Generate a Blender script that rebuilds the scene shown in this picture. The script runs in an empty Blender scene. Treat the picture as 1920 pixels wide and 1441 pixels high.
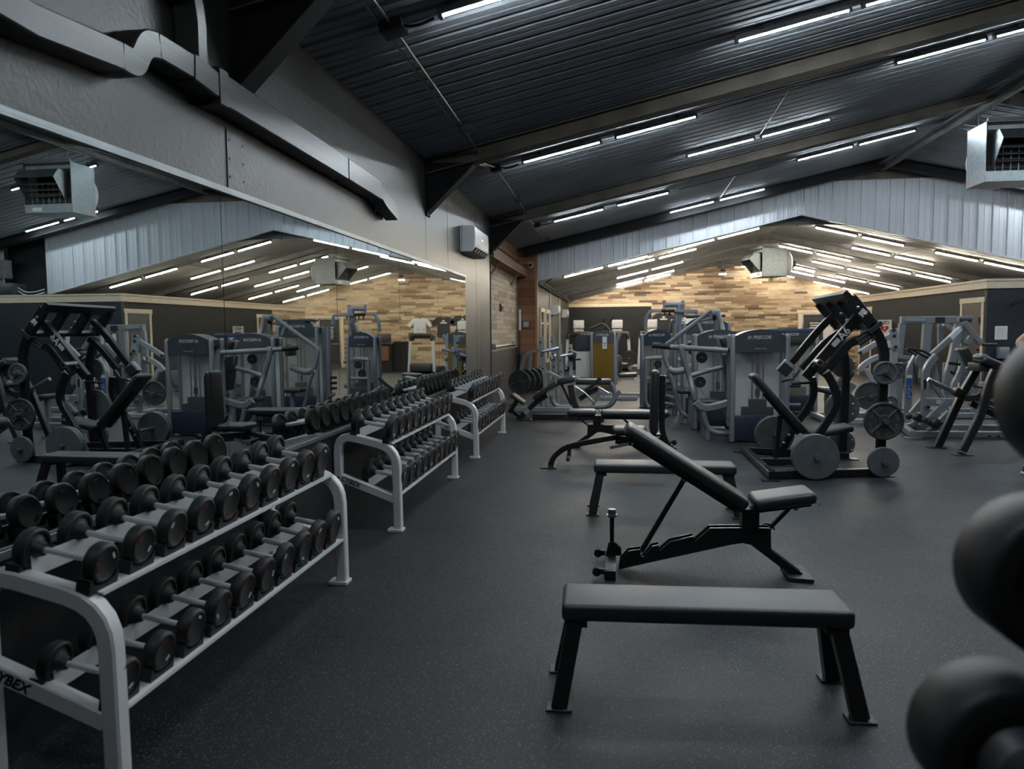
import bpy, bmesh, math, random
from mathutils import Vector, Matrix, Euler

scene = bpy.context.scene
COL = scene.collection
random.seed(7)
PI = math.pi
V = Vector

# ---------------------------------------------------------------- camera, world, exposure
cam_data = bpy.data.cameras.new('camera')
cam = bpy.data.objects.new('camera', cam_data)
COL.objects.link(cam)
cam_data.sensor_width = 36.0
cam_data.lens = 36.0 * 1388.9 / 1920.0
cam_data.clip_start = 0.05
cam_data.clip_end = 200
cam.matrix_world = Matrix(((0.990701, -0.001481, 0.136047, 0.0),
                           (0.135787, 0.073482, -0.988009, 0.0),
                           (-0.008534, 0.997295, 0.073000, 1.5),
                           (0, 0, 0, 1)))
cam_data.dof.use_dof = True
cam_data.dof.focus_distance = 6.0
cam_data.dof.aperture_fstop = 2.8
scene.camera = cam

world = bpy.data.worlds.new('world')
scene.world = world
world.use_nodes = True
world.node_tree.nodes['Background'].inputs[0].default_value = (0.05, 0.06, 0.07, 1)
world.node_tree.nodes['Background'].inputs[1].default_value = 0.1

scene.view_settings.view_transform = 'Standard'
scene.view_settings.look = 'None'
scene.view_settings.exposure = 0.0
scene.view_settings.gamma = 1.0
scene.view_settings.use_curve_mapping = False
scene.cycles.caustics_reflective = False
scene.cycles.caustics_refractive = False
scene.cycles.sample_clamp_indirect = 4.0
scene.cycles.max_bounces = 10
scene.cycles.diffuse_bounces = 4
scene.cycles.glossy_bounces = 5
scene.cycles.transparent_max_bounces = 12

TUBE_MAIN = 225.0      # radiance of the lamps in the main hall
TUBE_ANNEX = 118.0     # radiance of the lamps in the annex

# ---------------------------------------------------------------- materials
def nm(name):
    m = bpy.data.materials.new(name)
    m.use_nodes = True
    nt = m.node_tree
    return m, nt, nt.nodes['Principled BSDF']

def nd(nt, typ, **kw):
    n = nt.nodes.new(typ)
    for k, v in kw.items():
        if k.startswith('i_'):
            n.inputs[k[2:].replace('_', ' ')].default_value = v
        else:
            setattr(n, k, v)
    return n

def math_n(nt, op, a, b=None):
    n = nt.nodes.new('ShaderNodeMath'); n.operation = op
    for i, s in enumerate((a, b)):
        if s is None: continue
        if isinstance(s, (int, float)): n.inputs[i].default_value = s
        else: nt.links.new(s, n.inputs[i])
    return n.outputs[0]

def ramp(nt, fac, stops, interp='LINEAR'):
    r = nt.nodes.new('ShaderNodeValToRGB')
    r.color_ramp.interpolation = interp
    e = r.color_ramp.elements
    while len(e) > len(stops): e.remove(e[-1])
    while len(e) < len(stops): e.new(1.0)
    for el, (p, c) in zip(e, stops):
        el.position = p
        el.color = (c[0], c[1], c[2], 1) if not isinstance(c, (int, float)) else (c, c, c, 1)
    nt.links.new(fac, r.inputs[0])
    return r.outputs[0]

def M(name, col, rough=0.5, metal=0.0, var=0.12, vscale=6.0, bump=0.0, bscale=60.0, spec=0.5, coat=0.0, stretch=None, rvar=0.0):
    """plain surface with a procedural tone variation and a fine bump"""
    m, nt, b = nm(name)
    b.inputs['Metallic'].default_value = metal
    b.inputs['Roughness'].default_value = rough
    b.inputs['Specular IOR Level'].default_value = spec
    b.inputs['Coat Weight'].default_value = coat
    tc = nd(nt, 'ShaderNodeTexCoord')
    src = tc.outputs['Object']
    if stretch:
        mp = nd(nt, 'ShaderNodeMapping'); mp.inputs['Scale'].default_value = stretch
        nt.links.new(src, mp.inputs['Vector']); src = mp.outputs[0]
    n = nd(nt, 'ShaderNodeTexNoise'); n.inputs['Scale'].default_value = vscale; n.inputs['Detail'].default_value = 5
    nt.links.new(src, n.inputs['Vector'])
    lo = [c * (1 - var) for c in col]; hi = [min(1, c * (1 + var)) for c in col]
    nt.links.new(ramp(nt, n.outputs['Fac'], [(0.3, lo), (0.7, hi)]), b.inputs['Base Color'])
    if rvar:
        nt.links.new(ramp(nt, n.outputs['Fac'], [(0.3, rough - rvar), (0.7, rough + rvar)]), b.inputs['Roughness'])
    if bump:
        n2 = nd(nt, 'ShaderNodeTexNoise'); n2.inputs['Scale'].default_value = bscale; n2.inputs['Detail'].default_value = 4
        nt.links.new(src, n2.inputs['Vector'])
        bp = nd(nt, 'ShaderNodeBump'); bp.inputs['Strength'].default_value = bump; bp.inputs['Distance'].default_value = 0.01
        nt.links.new(n2.outputs['Fac'], bp.inputs['Height'])
        nt.links.new(bp.outputs[0], b.inputs['Normal'])
    return m

def emit(name, col, strength):
    m, nt, b = nm(name)
    b.inputs['Base Color'].default_value = (0.8, 0.8, 0.8, 1)
    b.inputs['Emission Color'].default_value = (*col, 1)
    b.inputs['Emission Strength'].default_value = strength
    return m

def mat_floor():
    m, nt, b = nm('rubber_floor')
    tc = nd(nt, 'ShaderNodeTexCoord'); P = tc.outputs['Object']
    n1 = nd(nt, 'ShaderNodeTexNoise'); n1.inputs['Scale'].default_value = 1.3; n1.inputs['Detail'].default_value = 6
    nt.links.new(P, n1.inputs['Vector'])
    base = ramp(nt, n1.outputs['Fac'], [(0.3, (0.0125, 0.0147, 0.0182)), (0.7, (0.0185, 0.0215, 0.0265))])
    vo = nd(nt, 'ShaderNodeTexVoronoi'); vo.inputs['Scale'].default_value = 150.0
    nt.links.new(P, vo.inputs['Vector'])
    wn = nd(nt, 'ShaderNodeSeparateColor'); nt.links.new(vo.outputs['Color'], wn.inputs[0])
    pick = math_n(nt, 'GREATER_THAN', wn.outputs[0], 0.70)
    near = math_n(nt, 'LESS_THAN', vo.outputs['Distance'], 0.34)
    fl = math_n(nt, 'MULTIPLY', pick, near)
    fl = math_n(nt, 'MULTIPLY', fl, math_n(nt, 'MULTIPLY', wn.outputs[1], 0.9))
    mx = nd(nt, 'ShaderNodeMix', data_type='RGBA')
    nt.links.new(fl, mx.inputs[0]); nt.links.new(base, mx.inputs[6]); mx.inputs[7].default_value = (0.30, 0.31, 0.33, 1)
    # seams between the mat strips (four feet wide, running away from the camera) and across
    sp = nd(nt, 'ShaderNodeSeparateXYZ'); nt.links.new(P, sp.inputs[0])
    sx = math_n(nt, 'ABSOLUTE', math_n(nt, 'SUBTRACT', math_n(nt, 'FLOORED_MODULO', math_n(nt, 'ADD', sp.outputs[0], 0.33 + 0.61), 1.219), 0.61))
    sy = math_n(nt, 'ABSOLUTE', math_n(nt, 'SUBTRACT', math_n(nt, 'FLOORED_MODULO', math_n(nt, 'ADD', sp.outputs[1], 0.4), 7.6), 3.8))
    seam = math_n(nt, 'MAXIMUM', math_n(nt, 'LESS_THAN', sx, 0.0025), math_n(nt, 'LESS_THAN', sy, 0.0025))
    mx2 = nd(nt, 'ShaderNodeMix', data_type='RGBA')
    nt.links.new(seam, mx2.inputs[0]); nt.links.new(mx.outputs[2], mx2.inputs[6]); mx2.inputs[7].default_value = (0.008, 0.008, 0.009, 1)
    nt.links.new(mx2.outputs[2], b.inputs['Base Color'])
    nt.links.new(ramp(nt, n1.outputs['Fac'], [(0.3, 0.5), (0.75, 0.62)]), b.inputs['Roughness'])
    n2 = nd(nt, 'ShaderNodeTexNoise'); n2.inputs['Scale'].default_value = 160; n2.inputs['Detail'].default_value = 3
    nt.links.new(P, n2.inputs['Vector'])
    bp = nd(nt, 'ShaderNodeBump'); bp.inputs['Strength'].default_value = 0.25; bp.inputs['Distance'].default_value = 0.004
    nt.links.new(n2.outputs['Fac'], bp.inputs['Height']); nt.links.new(bp.outputs[0], b.inputs['Normal'])
    return m

def mat_osb(name, col, rough, spec=0.5):
    """painted strand board: flakes read through the paint as gloss and bump"""
    m, nt, b = nm(name)
    tc = nd(nt, 'ShaderNodeTexCoord'); P = tc.outputs['Object']
    n = nd(nt, 'ShaderNodeTexNoise'); n.inputs['Scale'].default_value = 2.2; n.inputs['Detail'].default_value = 6
    nt.links.new(P, n.inputs['Vector'])
    nt.links.new(ramp(nt, n.outputs['Fac'], [(0.3, [c * 0.85 for c in col]), (0.7, [c * 1.15 for c in col])]), b.inputs['Base Color'])
    vo = nd(nt, 'ShaderNodeTexVoronoi'); vo.inputs['Scale'].default_value = 34.0
    nz = nd(nt, 'ShaderNodeTexNoise'); nz.inputs['Scale'].default_value = 9.0
    nt.links.new(P, nz.inputs['Vector'])
    vm = nd(nt, 'ShaderNodeVectorMath'); vm.operation = 'MULTIPLY_ADD'
    nt.links.new(nz.outputs['Color'], vm.inputs[0]); vm.inputs[1].default_value = (0.12, 0.12, 0.12); nt.links.new(P, vm.inputs[2])
    nt.links.new(vm.outputs[0], vo.inputs['Vector'])
    bp = nd(nt, 'ShaderNodeBump'); bp.inputs['Strength'].default_value = 0.3; bp.inputs['Distance'].default_value = 0.004
    nt.links.new(vo.outputs['Distance'], bp.inputs['Height']); nt.links.new(bp.outputs[0], b.inputs['Normal'])
    b.inputs['Roughness'].default_value = rough
    b.inputs['Specular IOR Level'].default_value = spec
    return m

def mat_planks(name, axis_u, stops, row_h=0.075, length=0.95, rough=0.7, vertical=False, grain=0.25, uoff=0.0):
    """random-length planks in rows; axis_u is the object axis along the boards"""
    m, nt, b = nm(name)
    tc = nd(nt, 'ShaderNodeTexCoord'); P = tc.outputs['Object']
    sp = nd(nt, 'ShaderNodeSeparateXYZ'); nt.links.new(P, sp.inputs[0])
    u = sp.outputs[axis_u]; v = sp.outputs[2]
    if vertical: u, v = v, u
    row = math_n(nt, 'FLOOR', math_n(nt, 'DIVIDE', v, row_h))
    w1 = nd(nt, 'ShaderNodeTexWhiteNoise', noise_dimensions='1D'); nt.links.new(row, w1.inputs['W'])
    ln = math_n(nt, 'ADD', math_n(nt, 'MULTIPLY', w1.outputs['Value'], length * 0.7), length * 0.6)
    uu = math_n(nt, 'DIVIDE', math_n(nt, 'ADD', u, math_n(nt, 'MULTIPLY', w1.outputs['Value'], 37.0)), ln)
    idx = math_n(nt, 'FLOOR', uu)
    cb = nd(nt, 'ShaderNodeCombineXYZ'); nt.links.new(row, cb.inputs[0]); nt.links.new(idx, cb.inputs[1])
    w2 = nd(nt, 'ShaderNodeTexWhiteNoise', noise_dimensions='2D'); nt.links.new(cb.outputs[0], w2.inputs['Vector'])
    tone = ramp(nt, w2.outputs['Value'], stops)
    mp = nd(nt, 'ShaderNodeMapping'); sc = [40.0, 40.0, 40.0]; sc[2 if vertical else axis_u] = 2.5
    mp.inputs['Scale'].default_value = sc
    ad = nd(nt, 'ShaderNodeVectorMath'); ad.operation = 'ADD'
    nt.links.new(P, ad.inputs[0]); nt.links.new(w2.outputs['Color'], ad.inputs[1])
    nt.links.new(ad.outputs[0], mp.inputs['Vector'])
    g = nd(nt, 'ShaderNodeTexNoise'); g.inputs['Scale'].default_value = 1.0; g.inputs['Detail'].default_value = 5; g.inputs['Distortion'].default_value = 0.6
    nt.links.new(mp.outputs[0], g.inputs['Vector'])
    gr = ramp(nt, g.outputs['Fac'], [(0.3, 1 - grain), (0.62, 1.0)])
    mul = nd(nt, 'ShaderNodeMix', data_type='RGBA', blend_type='MULTIPLY'); mul.inputs[0].default_value = 1.0
    nt.links.new(tone, mul.inputs[6]); nt.links.new(gr, mul.inputs[7])
    fv = math_n(nt, 'FRACT', math_n(nt, 'DIVIDE', v, row_h))
    fu = math_n(nt, 'FRACT', uu)
    gap = math_n(nt, 'MAXIMUM', math_n(nt, 'LESS_THAN', fv, 0.045), math_n(nt, 'LESS_THAN', fu, 0.005))
    mx = nd(nt, 'ShaderNodeMix', data_type='RGBA'); nt.links.new(gap, mx.inputs[0])
    nt.links.new(mul.outputs[2], mx.inputs[6]); mx.inputs[7].default_value = (0.02, 0.014, 0.01, 1)
    nt.links.new(mx.outputs[2], b.inputs['Base Color'])
    b.inputs['Roughness'].default_value = rough
    hgt = math_n(nt, 'SUBTRACT', math_n(nt, 'MULTIPLY', w2.outputs['Value'], 0.6), math_n(nt, 'MULTIPLY', gap, 1.0))
    hgt = math_n(nt, 'ADD', hgt, math_n(nt, 'MULTIPLY', g.outputs['Fac'], 0.25))
    bp = nd(nt, 'ShaderNodeBump'); bp.inputs['Strength'].default_value = 0.6; bp.inputs['Distance'].default_value = 0.012
    nt.links.new(hgt, bp.inputs['Height']); nt.links.new(bp.outputs[0], b.inputs['Normal'])
    return m

def mat_alpha(name, col, alpha, rough=0.35, spec=0.4):
    m, nt, b = nm(name)
    n = nd(nt, 'ShaderNodeTexNoise'); n.inputs['Scale'].default_value = 3.0
    nt.links.new(ramp(nt, n.outputs['Fac'], [(0.3, [c * 0.93 for c in col]), (0.7, col)]), b.inputs['Base Color'])
    b.inputs['Alpha'].default_value = alpha
    b.inputs['Roughness'].default_value = rough
    b.inputs['Specular IOR Level'].default_value = spec
    return m

m_floor = mat_floor()
m_wall = mat_osb('painted_board_wall', (0.060, 0.0625, 0.058), 0.40)
m_wall_low = M('black_kick_panel', (0.016, 0.016, 0.017), 0.5, var=0.3, vscale=2, bump=0.15, bscale=30)
m_ceiling = M('ceiling_sheet', (0.36, 0.38, 0.41), 0.7, metal=0.0, var=0.12, vscale=1.6, spec=0.2)
m_ceiling_annex = M('annex_ceiling_sheet', (0.52, 0.52, 0.51), 0.6, metal=0.0, var=0.12, vscale=1.2, spec=0.3)
m_beam = M('beam_primer', (0.10, 0.083, 0.062), 0.6, var=0.35, vscale=3, bump=0.1, bscale=20)
m_beam_grey = M('beam_grey', (0.15, 0.145, 0.14), 0.55, var=0.2)
m_haunch = M('black_gusset_paint', (0.005, 0.005, 0.006), 0.8, var=0.2)
m_white_panel = M('white_metal_panel', (0.53, 0.55, 0.585), 0.42, metal=0.1, var=0.06, vscale=0.8)
m_black_wall = mat_osb('black_board_wall', (0.0145, 0.0155, 0.0165), 0.7, 0.3)
m_blue_wall = mat_osb('charcoal_board_wall', (0.013, 0.017, 0.024), 0.6)
m_green_wall = mat_osb('grey_green_board_wall', (0.052, 0.058, 0.051), 0.5)
m_pine = M('pale_pine', (0.62, 0.52, 0.385), 0.55, var=0.14, vscale=3, stretch=(2, 2, 18))
m_pine_h = M('pale_pine_cap', (0.60, 0.50, 0.37), 0.55, var=0.14, vscale=3, stretch=(2, 2, 22))
PALLET = [(0.0, (0.085, 0.055, 0.036)), (0.10, (0.17, 0.11, 0.066)), (0.28, (0.31, 0.205, 0.118)), (0.5, (0.43, 0.31, 0.19)), (0.75, (0.54, 0.41, 0.27)), (0.92, (0.62, 0.50, 0.36)), (1.0, (0.40, 0.33, 0.25))]
m_planks_far = mat_planks('pallet_planks_far', 0, PALLET, 0.085, 0.68, 0.65, grain=0.45)
m_planks_side = mat_planks('pallet_planks_side', 1, [(0, (0.25, 0.19, 0.13)), (0.3, (0.40, 0.32, 0.235)), (0.7, (0.49, 0.405, 0.31)), (1, (0.37, 0.30, 0.235))], 0.095, 0.75, 0.7, grain=0.35)
m_cedar = mat_planks('cedar_boards', 0, [(0, (0.15, 0.062, 0.026)), (0.4, (0.27, 0.115, 0.048)), (0.75, (0.36, 0.17, 0.075)), (1, (0.21, 0.09, 0.038))], 0.19, 1.4, 0.6, grain=0.3)
m_cedar_beam = mat_planks('cedar_beam_boards', 1, [(0, (0.24, 0.125, 0.062)), (0.5, (0.36, 0.20, 0.105)), (1, (0.29, 0.155, 0.08))], 0.19, 3.2, 0.6, grain=0.35)
m_mirror, _nt, _b = nm('mirror_glass')
_b.inputs['Metallic'].default_value = 1.0; _b.inputs['Roughness'].default_value = 0.0
_n = nd(_nt, 'ShaderNodeTexNoise'); _n.inputs['Scale'].default_value = 0.8
_nt.links.new(ramp(_nt, _n.outputs['Fac'], [(0.3, (0.72, 0.78, 0.765)), (0.7, (0.74, 0.795, 0.78))]), _b.inputs['Base Color'])
m_glass = mat_alpha('door_glass', (0.10, 0.10, 0.10), 0.55, 0.03, 0.6)
m_channel = M('mirror_channel_metal', (0.25, 0.27, 0.28), 0.42, metal=0.8, var=0.1)
m_alu = M('brushed_aluminium', (0.55, 0.57, 0.60), 0.3, metal=1.0, var=0.1, vscale=8, stretch=(30, 1, 30))
m_stack = M('black_weight_stack', (0.007, 0.007, 0.008), 0.6)
m_handle = M('handle_steel', (0.78, 0.80, 0.83), 0.36, metal=0.5, var=0.08)
m_chrome = M('satin_chrome', (0.62, 0.64, 0.67), 0.25, metal=0.9, var=0.06)
m_steel = M('worn_steel', (0.33, 0.34, 0.36), 0.34, metal=0.9, var=0.2, vscale=20)
m_white_coat = M('white_powder_coat', (0.78, 0.77, 0.77), 0.35, var=0.05, bump=0.04, bscale=200)
m_silver = M('silver_powder_coat', (0.265, 0.28, 0.30), 0.40, metal=0.35, var=0.08, vscale=5)
m_silver_blue = M('blue_silver_powder_coat', (0.25, 0.272, 0.325), 0.38, metal=0.35, var=0.08, vscale=5)
m_light_silver = M('light_silver_powder_coat', (0.36, 0.375, 0.395), 0.42, metal=0.3, var=0.08, vscale=5)
m_black_coat = M('black_powder_coat', (0.011, 0.011, 0.012), 0.33, var=0.2, bump=0.03, bscale=150)
m_dark_coat = M('dark_grey_powder_coat', (0.028, 0.029, 0.032), 0.40, var=0.2)
m_vinyl = M('black_vinyl', (0.015, 0.0165, 0.019), 0.40, var=0.15, bump=0.04, bscale=140, spec=0.9)
m_vinyl_grey = M('charcoal_vinyl', (0.015, 0.017, 0.020), 0.46, var=0.12, bump=0.05, bscale=140, spec=1.0)
m_urethane = M('black_urethane', (0.0125, 0.0132, 0.0138), 0.52, var=0.2, vscale=12, bump=0.05, bscale=90)
m_rubber = M('black_rubber', (0.010, 0.010, 0.011), 0.6, var=0.2, bump=0.1, bscale=120)
m_plate = M('grey_cast_plate', (0.125, 0.135, 0.142), 0.5, metal=0.2, var=0.15, vscale=10, bump=0.1, bscale=80)
m_plate_dark = M('dark_cast_plate', (0.060, 0.064, 0.065), 0.5, metal=0.3, var=0.25, vscale=14, bump=0.15, bscale=90)
m_plate_ring = M('plate_rim_grey', (0.14, 0.147, 0.15), 0.5, metal=0.3, var=0.2, vscale=14)
m_red = M('red_print', (0.20, 0.018, 0.012), 0.5, var=0.1)
m_red_bright = M('red_sign_print', (0.45, 0.02, 0.02), 0.5)
m_white_print = M('white_print', (0.62, 0.64, 0.62), 0.5, var=0.05)
m_grey_print = M('grey_print', (0.46, 0.47, 0.49), 0.5, var=0.05)
m_black_print = M('black_print', (0.012, 0.012, 0.012), 0.5, var=0.05)
m_blue_print = M('blue_print', (0.03, 0.08, 0.30), 0.45, var=0.2)
m_navy = M('navy_shroud_plastic', (0.026, 0.036, 0.058), 0.32, var=0.08)
m_shroud_grey = M('charcoal_shroud_plastic', (0.05, 0.058, 0.066), 0.34, var=0.08)
m_smoke = mat_alpha('smoked_shroud', (0.26, 0.27, 0.285), 0.15, 0.45, 0.12)
m_tan = mat_alpha('tan_shroud', (0.33, 0.30, 0.25), 0.28, 0.45, 0.15)
m_amber = mat_alpha('amber_shroud', (0.25, 0.14, 0.02), 0.75, 0.25)
m_backing = M('shroud_backing', (0.78, 0.79, 0.80), 0.6, var=0.05)
m_galv = M('galvanised_steel', (0.27, 0.30, 0.315), 0.34, metal=0.8, var=0.16, vscale=12)
m_galv_dark = M('dull_galvanised', (0.16, 0.155, 0.15), 0.45, metal=0.6, var=0.25, vscale=6)
m_duct = M('black_line_cover', (0.042, 0.044, 0.043), 0.33, var=0.35, vscale=2.5, stretch=(60, 0.6, 60))
m_ac = M('white_appliance_plastic', (0.66, 0.68, 0.70), 0.35, var=0.03)
m_dark_slot = M('dark_slot', (0.015, 0.015, 0.016), 0.6)
m_paper = M('paper', (0.70, 0.71, 0.72), 0.6, var=0.03)
m_label = M('pale_pink_label', (0.55, 0.48, 0.46), 0.5, var=0.1, vscale=40)
m_orange = M('orange_label', (0.62, 0.16, 0.05), 0.5)
m_door = M('dark_bronze_door', (0.040, 0.036, 0.032), 0.45, var=0.1)
m_wood_desk = M('walnut_laminate', (0.17, 0.075, 0.035), 0.45, var=0.25, vscale=3, stretch=(1, 10, 10))
m_pants = M('grey_green_trousers', (0.095, 0.125, 0.12), 0.8, var=0.2, vscale=14, bump=0.2, bscale=40)
m_shirt = M('dark_shirt', (0.02, 0.022, 0.026), 0.8, var=0.2, bump=0.2, bscale=40)
m_skin = M('skin', (0.50, 0.29, 0.20), 0.5, var=0.08)
m_hair = M('brown_hair', (0.045, 0.028, 0.018), 0.6, var=0.3, vscale=30)
m_shoe_white = M('white_shoe_rubber', (0.62, 0.62, 0.62), 0.5, var=0.05)
m_conduit = M('conduit_steel', (0.26, 0.265, 0.27), 0.35, metal=0.8, var=0.1)
m_jbox = M('dark_junction_box', (0.03, 0.031, 0.033), 0.5, var=0.15)
m_housing = M('lamp_housing', (0.13, 0.135, 0.14), 0.5, var=0.05)
m_tube_cool = emit('cool_lamp_lens', (0.82, 0.925, 1.0), TUBE_MAIN)
m_tube_warm = emit('warm_lamp_lens', (1.0, 0.90, 0.73), TUBE_ANNEX)
m_led = emit('indicator_light', (0.8, 0.9, 1.0), 6.0)
m_red_plastic = M('red_alarm_plastic', (0.16, 0.035, 0.02), 0.4)

# ---------------------------------------------------------------- mesh helpers
def rot(axis, deg):
    return Matrix.Rotation(math.radians(deg), 3, axis)

def fillet(pts, r, n=5):
    pts = [V(p) for p in pts]
    if r <= 0 or len(pts) < 3: return pts
    out = [pts[0]]
    for i in range(1, len(pts) - 1):
        a, b, c = pts[i - 1], pts[i], pts[i + 1]
        la, lc = (a - b).length, (c - b).length
        d = min(r, la * 0.48, lc * 0.48)
        p, q = b + (a - b).normalized() * d, b + (c - b).normalized() * d
        for k in range(n + 1):
            t = k / n
            out.append(p * (1 - t) ** 2 + b * 2 * t * (1 - t) + q * t * t)
    out.append(pts[-1])
    return out

class B:
    def __init__(s): s.bm = bmesh.new()
    def poly(s, pts):
        return s.bm.faces.new([s.bm.verts.new(V(p)) for p in pts])
    def box(s, c, sz, R=None):
        c = V(c); R = R or Matrix.Identity(3)
        v = [s.bm.verts.new(c + R @ V((x * sz[0] / 2, y * sz[1] / 2, z * sz[2] / 2))) for x in (-1, 1) for y in (-1, 1) for z in (-1, 1)]
        for f in ((0, 1, 3, 2), (4, 6, 7, 5), (0, 4, 5, 1), (2, 3, 7, 6), (0, 2, 6, 4), (1, 5, 7, 3)):
            s.bm.faces.new([v[i] for i in f])
        return s
    def ext(s, lo, hi):
        return s.box([(a + b) / 2 for a, b in zip(lo, hi)], [abs(b - a) for a, b in zip(lo, hi)])
    def rbox(s, c, sz, r, seg=3, R=None, taper=None):
        """box with rounded edges"""
        t = bmesh.new()
        bmesh.ops.create_cube(t, size=1.0)
        for v in t.verts:
            v.co = V((v.co.x * sz[0], v.co.y * sz[1], v.co.z * sz[2]))
        bmesh.ops.bevel(t, geom=t.edges[:], offset=min(r, min(sz) * 0.49), segments=seg, profile=0.5, affect='EDGES')
        R = R or Matrix.Identity(3); c = V(c)
        mp = {}
        for v in t.verts:
            co = v.co.copy()
            if taper: co = taper(co)
            mp[v] = s.bm.verts.new(c + R @ co)
        for f in t.faces: s.bm.faces.new([mp[v] for v in f.verts])
        t.free(); return s
    def sweep(s, pts, prof, n=None, closed_ends=True):
        pts = [V(p) for p in pts]; N = len(pts); rings = []
        prev = None
        for i, p in enumerate(pts):
            d0 = (pts[i] - pts[i - 1]).normalized() if i else (pts[1] - pts[0]).normalized()
            d1 = (pts[i + 1] - pts[i]).normalized() if i < N - 1 else d0
            t = (d0 + d1)
            if t.length < 1e-6: t = d1
            t.normalize()
            if n is not None:
                side = V(n); side = (side - t * side.dot(t)).normalized()
            else:
                if prev is None:
                    a = V((0, 0, 1)) if abs(t.z) < 0.9 else V((1, 0, 0))
                    side = t.cross(a).normalized()
                else:
                    side = (prev - t * prev.dot(t)).normalized()
                prev = side
            other = t.cross(side).normalized()
            k = 1.0 / max(0.5, math.sqrt((1 + d0.dot(d1)) / 2)) if n is not None else 1.0
            rings.append([s.bm.verts.new(p + side * a + other * b * k) for a, b in prof])
        m = len(prof)
        for i in range(N - 1):
            for j in range(m):
                s.bm.faces.new((rings[i][j], rings[i][(j + 1) % m], rings[i + 1][(j + 1) % m], rings[i + 1][j]))
        if closed_ends:
            s.bm.faces.new(rings[0][::-1]); s.bm.faces.new(rings[-1])
        return s
    def rt(s, pts, w, h, n=(0, 1, 0), fil=0.0, cr=0.15):
        """rectangular tube: w along n, h in the plane of the bend; slightly rounded corners"""
        c = min(w, h) * cr; a, b = w / 2, h / 2
        prof = [(-a + c, -b), (a - c, -b), (a, -b + c), (a, b - c), (a - c, b), (-a + c, b), (-a, b - c), (-a, -b + c)]
        return s.sweep(fillet(pts, fil), prof, n)
    def tube(s, pts, r, seg=10, fil=0.0):
        prof = [(r * math.cos(2 * PI * k / seg), r * math.sin(2 * PI * k / seg)) for k in range(seg)]
        return s.sweep(fillet(pts, fil), prof)
    def cyl(s, p0, p1, r, r1=None, seg=20):
        return s.lathe(p0, p1, [(0, r), ((V(p1) - V(p0)).length, r if r1 is None else r1)], seg)
    def lathe(s, p0, p1, prof, seg=28, cap=True):
        p0 = V(p0); ax = (V(p1) - p0).normalized()
        a = V((0, 0, 1)) if abs(ax.z) < 0.9 else V((1, 0, 0))
        u = ax.cross(a).normalized(); w = ax.cross(u)
        rings = []
        for d, r in prof:
            if r < 1e-5: rings.append([s.bm.verts.new(p0 + ax * d)])
            else: rings.append([s.bm.verts.new(p0 + ax * d + (u * math.cos(2 * PI * k / seg) + w * math.sin(2 * PI * k / seg)) * r) for k in range(seg)])
        for A, C_ in zip(rings, rings[1:]):
            for k in range(seg):
                k2 = (k + 1) % seg
                if len(A) == 1 and len(C_) == 1: continue
                if len(A) == 1: s.bm.faces.new((A[0], C_[k2], C_[k]))
                elif len(C_) == 1: s.bm.faces.new((A[k], A[k2], C_[0]))
                else: s.bm.faces.new((A[k], A[k2], C_[k2], C_[k]))
        if cap:
            if len(rings[0]) > 1: s.bm.faces.new(rings[0][::-1])
            if len(rings[-1]) > 1: s.bm.faces.new(rings[-1])
        return s
    def prism(s, poly, vec):
        """closed outline (3D points) extruded along vec"""
        vec = V(vec)
        a = [s.bm.verts.new(V(p)) for p in poly]; b = [s.bm.verts.new(V(p) + vec) for p in poly]
        n = len(poly)
        s.bm.faces.new(a); s.bm.faces.new(b[::-1])
        for i in range(n): s.bm.faces.new((a[i], b[i], b[(i + 1) % n], a[(i + 1) % n]))
        return s
    def disc(s, c, axis, r, seg=16):
        return s.lathe(c, V(c) + V(axis), [(0, r), (0.002, r)], seg)

ORG = {}
def mesh_obj(name, b, mat, parent=None, smooth=38, bevel=0.0, bseg=2):
    me = bpy.data.meshes.new(name)
    org = V(ORG.get(parent.name, (0, 0, 0))) if parent else V((0, 0, 0))
    bm = b.bm
    if org.length: bmesh.ops.translate(bm, verts=bm.verts, vec=-org)
    bmesh.ops.recalc_face_normals(bm, faces=bm.faces)
    bm.to_mesh(me); bm.free()
    for p in me.polygons: p.use_smooth = smooth > 0
    if smooth > 0: me.set_sharp_from_angle(angle=math.radians(smooth))
    for mm in (mat if isinstance(mat, (list, tuple)) else [mat]): me.materials.append(mm)
    o = bpy.data.objects.new(name, me); COL.objects.link(o)
    if parent:
        o.parent = parent; ORG[o.name] = org
    if bevel:
        md = o.modifiers.new('bevel', 'BEVEL'); md.width = bevel; md.segments = bseg; md.limit_method = 'ANGLE'; md.angle_limit = math.radians(40)
    return o

def tag(o, label, cat, group=None, kind=None):
    o['label'] = label; o['category'] = cat
    if group: o['group'] = group
    if kind: o['kind'] = kind
    return o

def thing(name, label, cat, loc=(0, 0, 0), group=None):
    o = bpy.data.objects.new(name, None); COL.objects.link(o)
    o.empty_display_size = 0.2
    o.location = loc; ORG[o.name] = tuple(loc)
    return tag(o, label, cat, group)

def struct(name, b, mat, **kw):
    o = mesh_obj(name, b, mat, **kw); o['kind'] = 'structure'; return o

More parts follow.
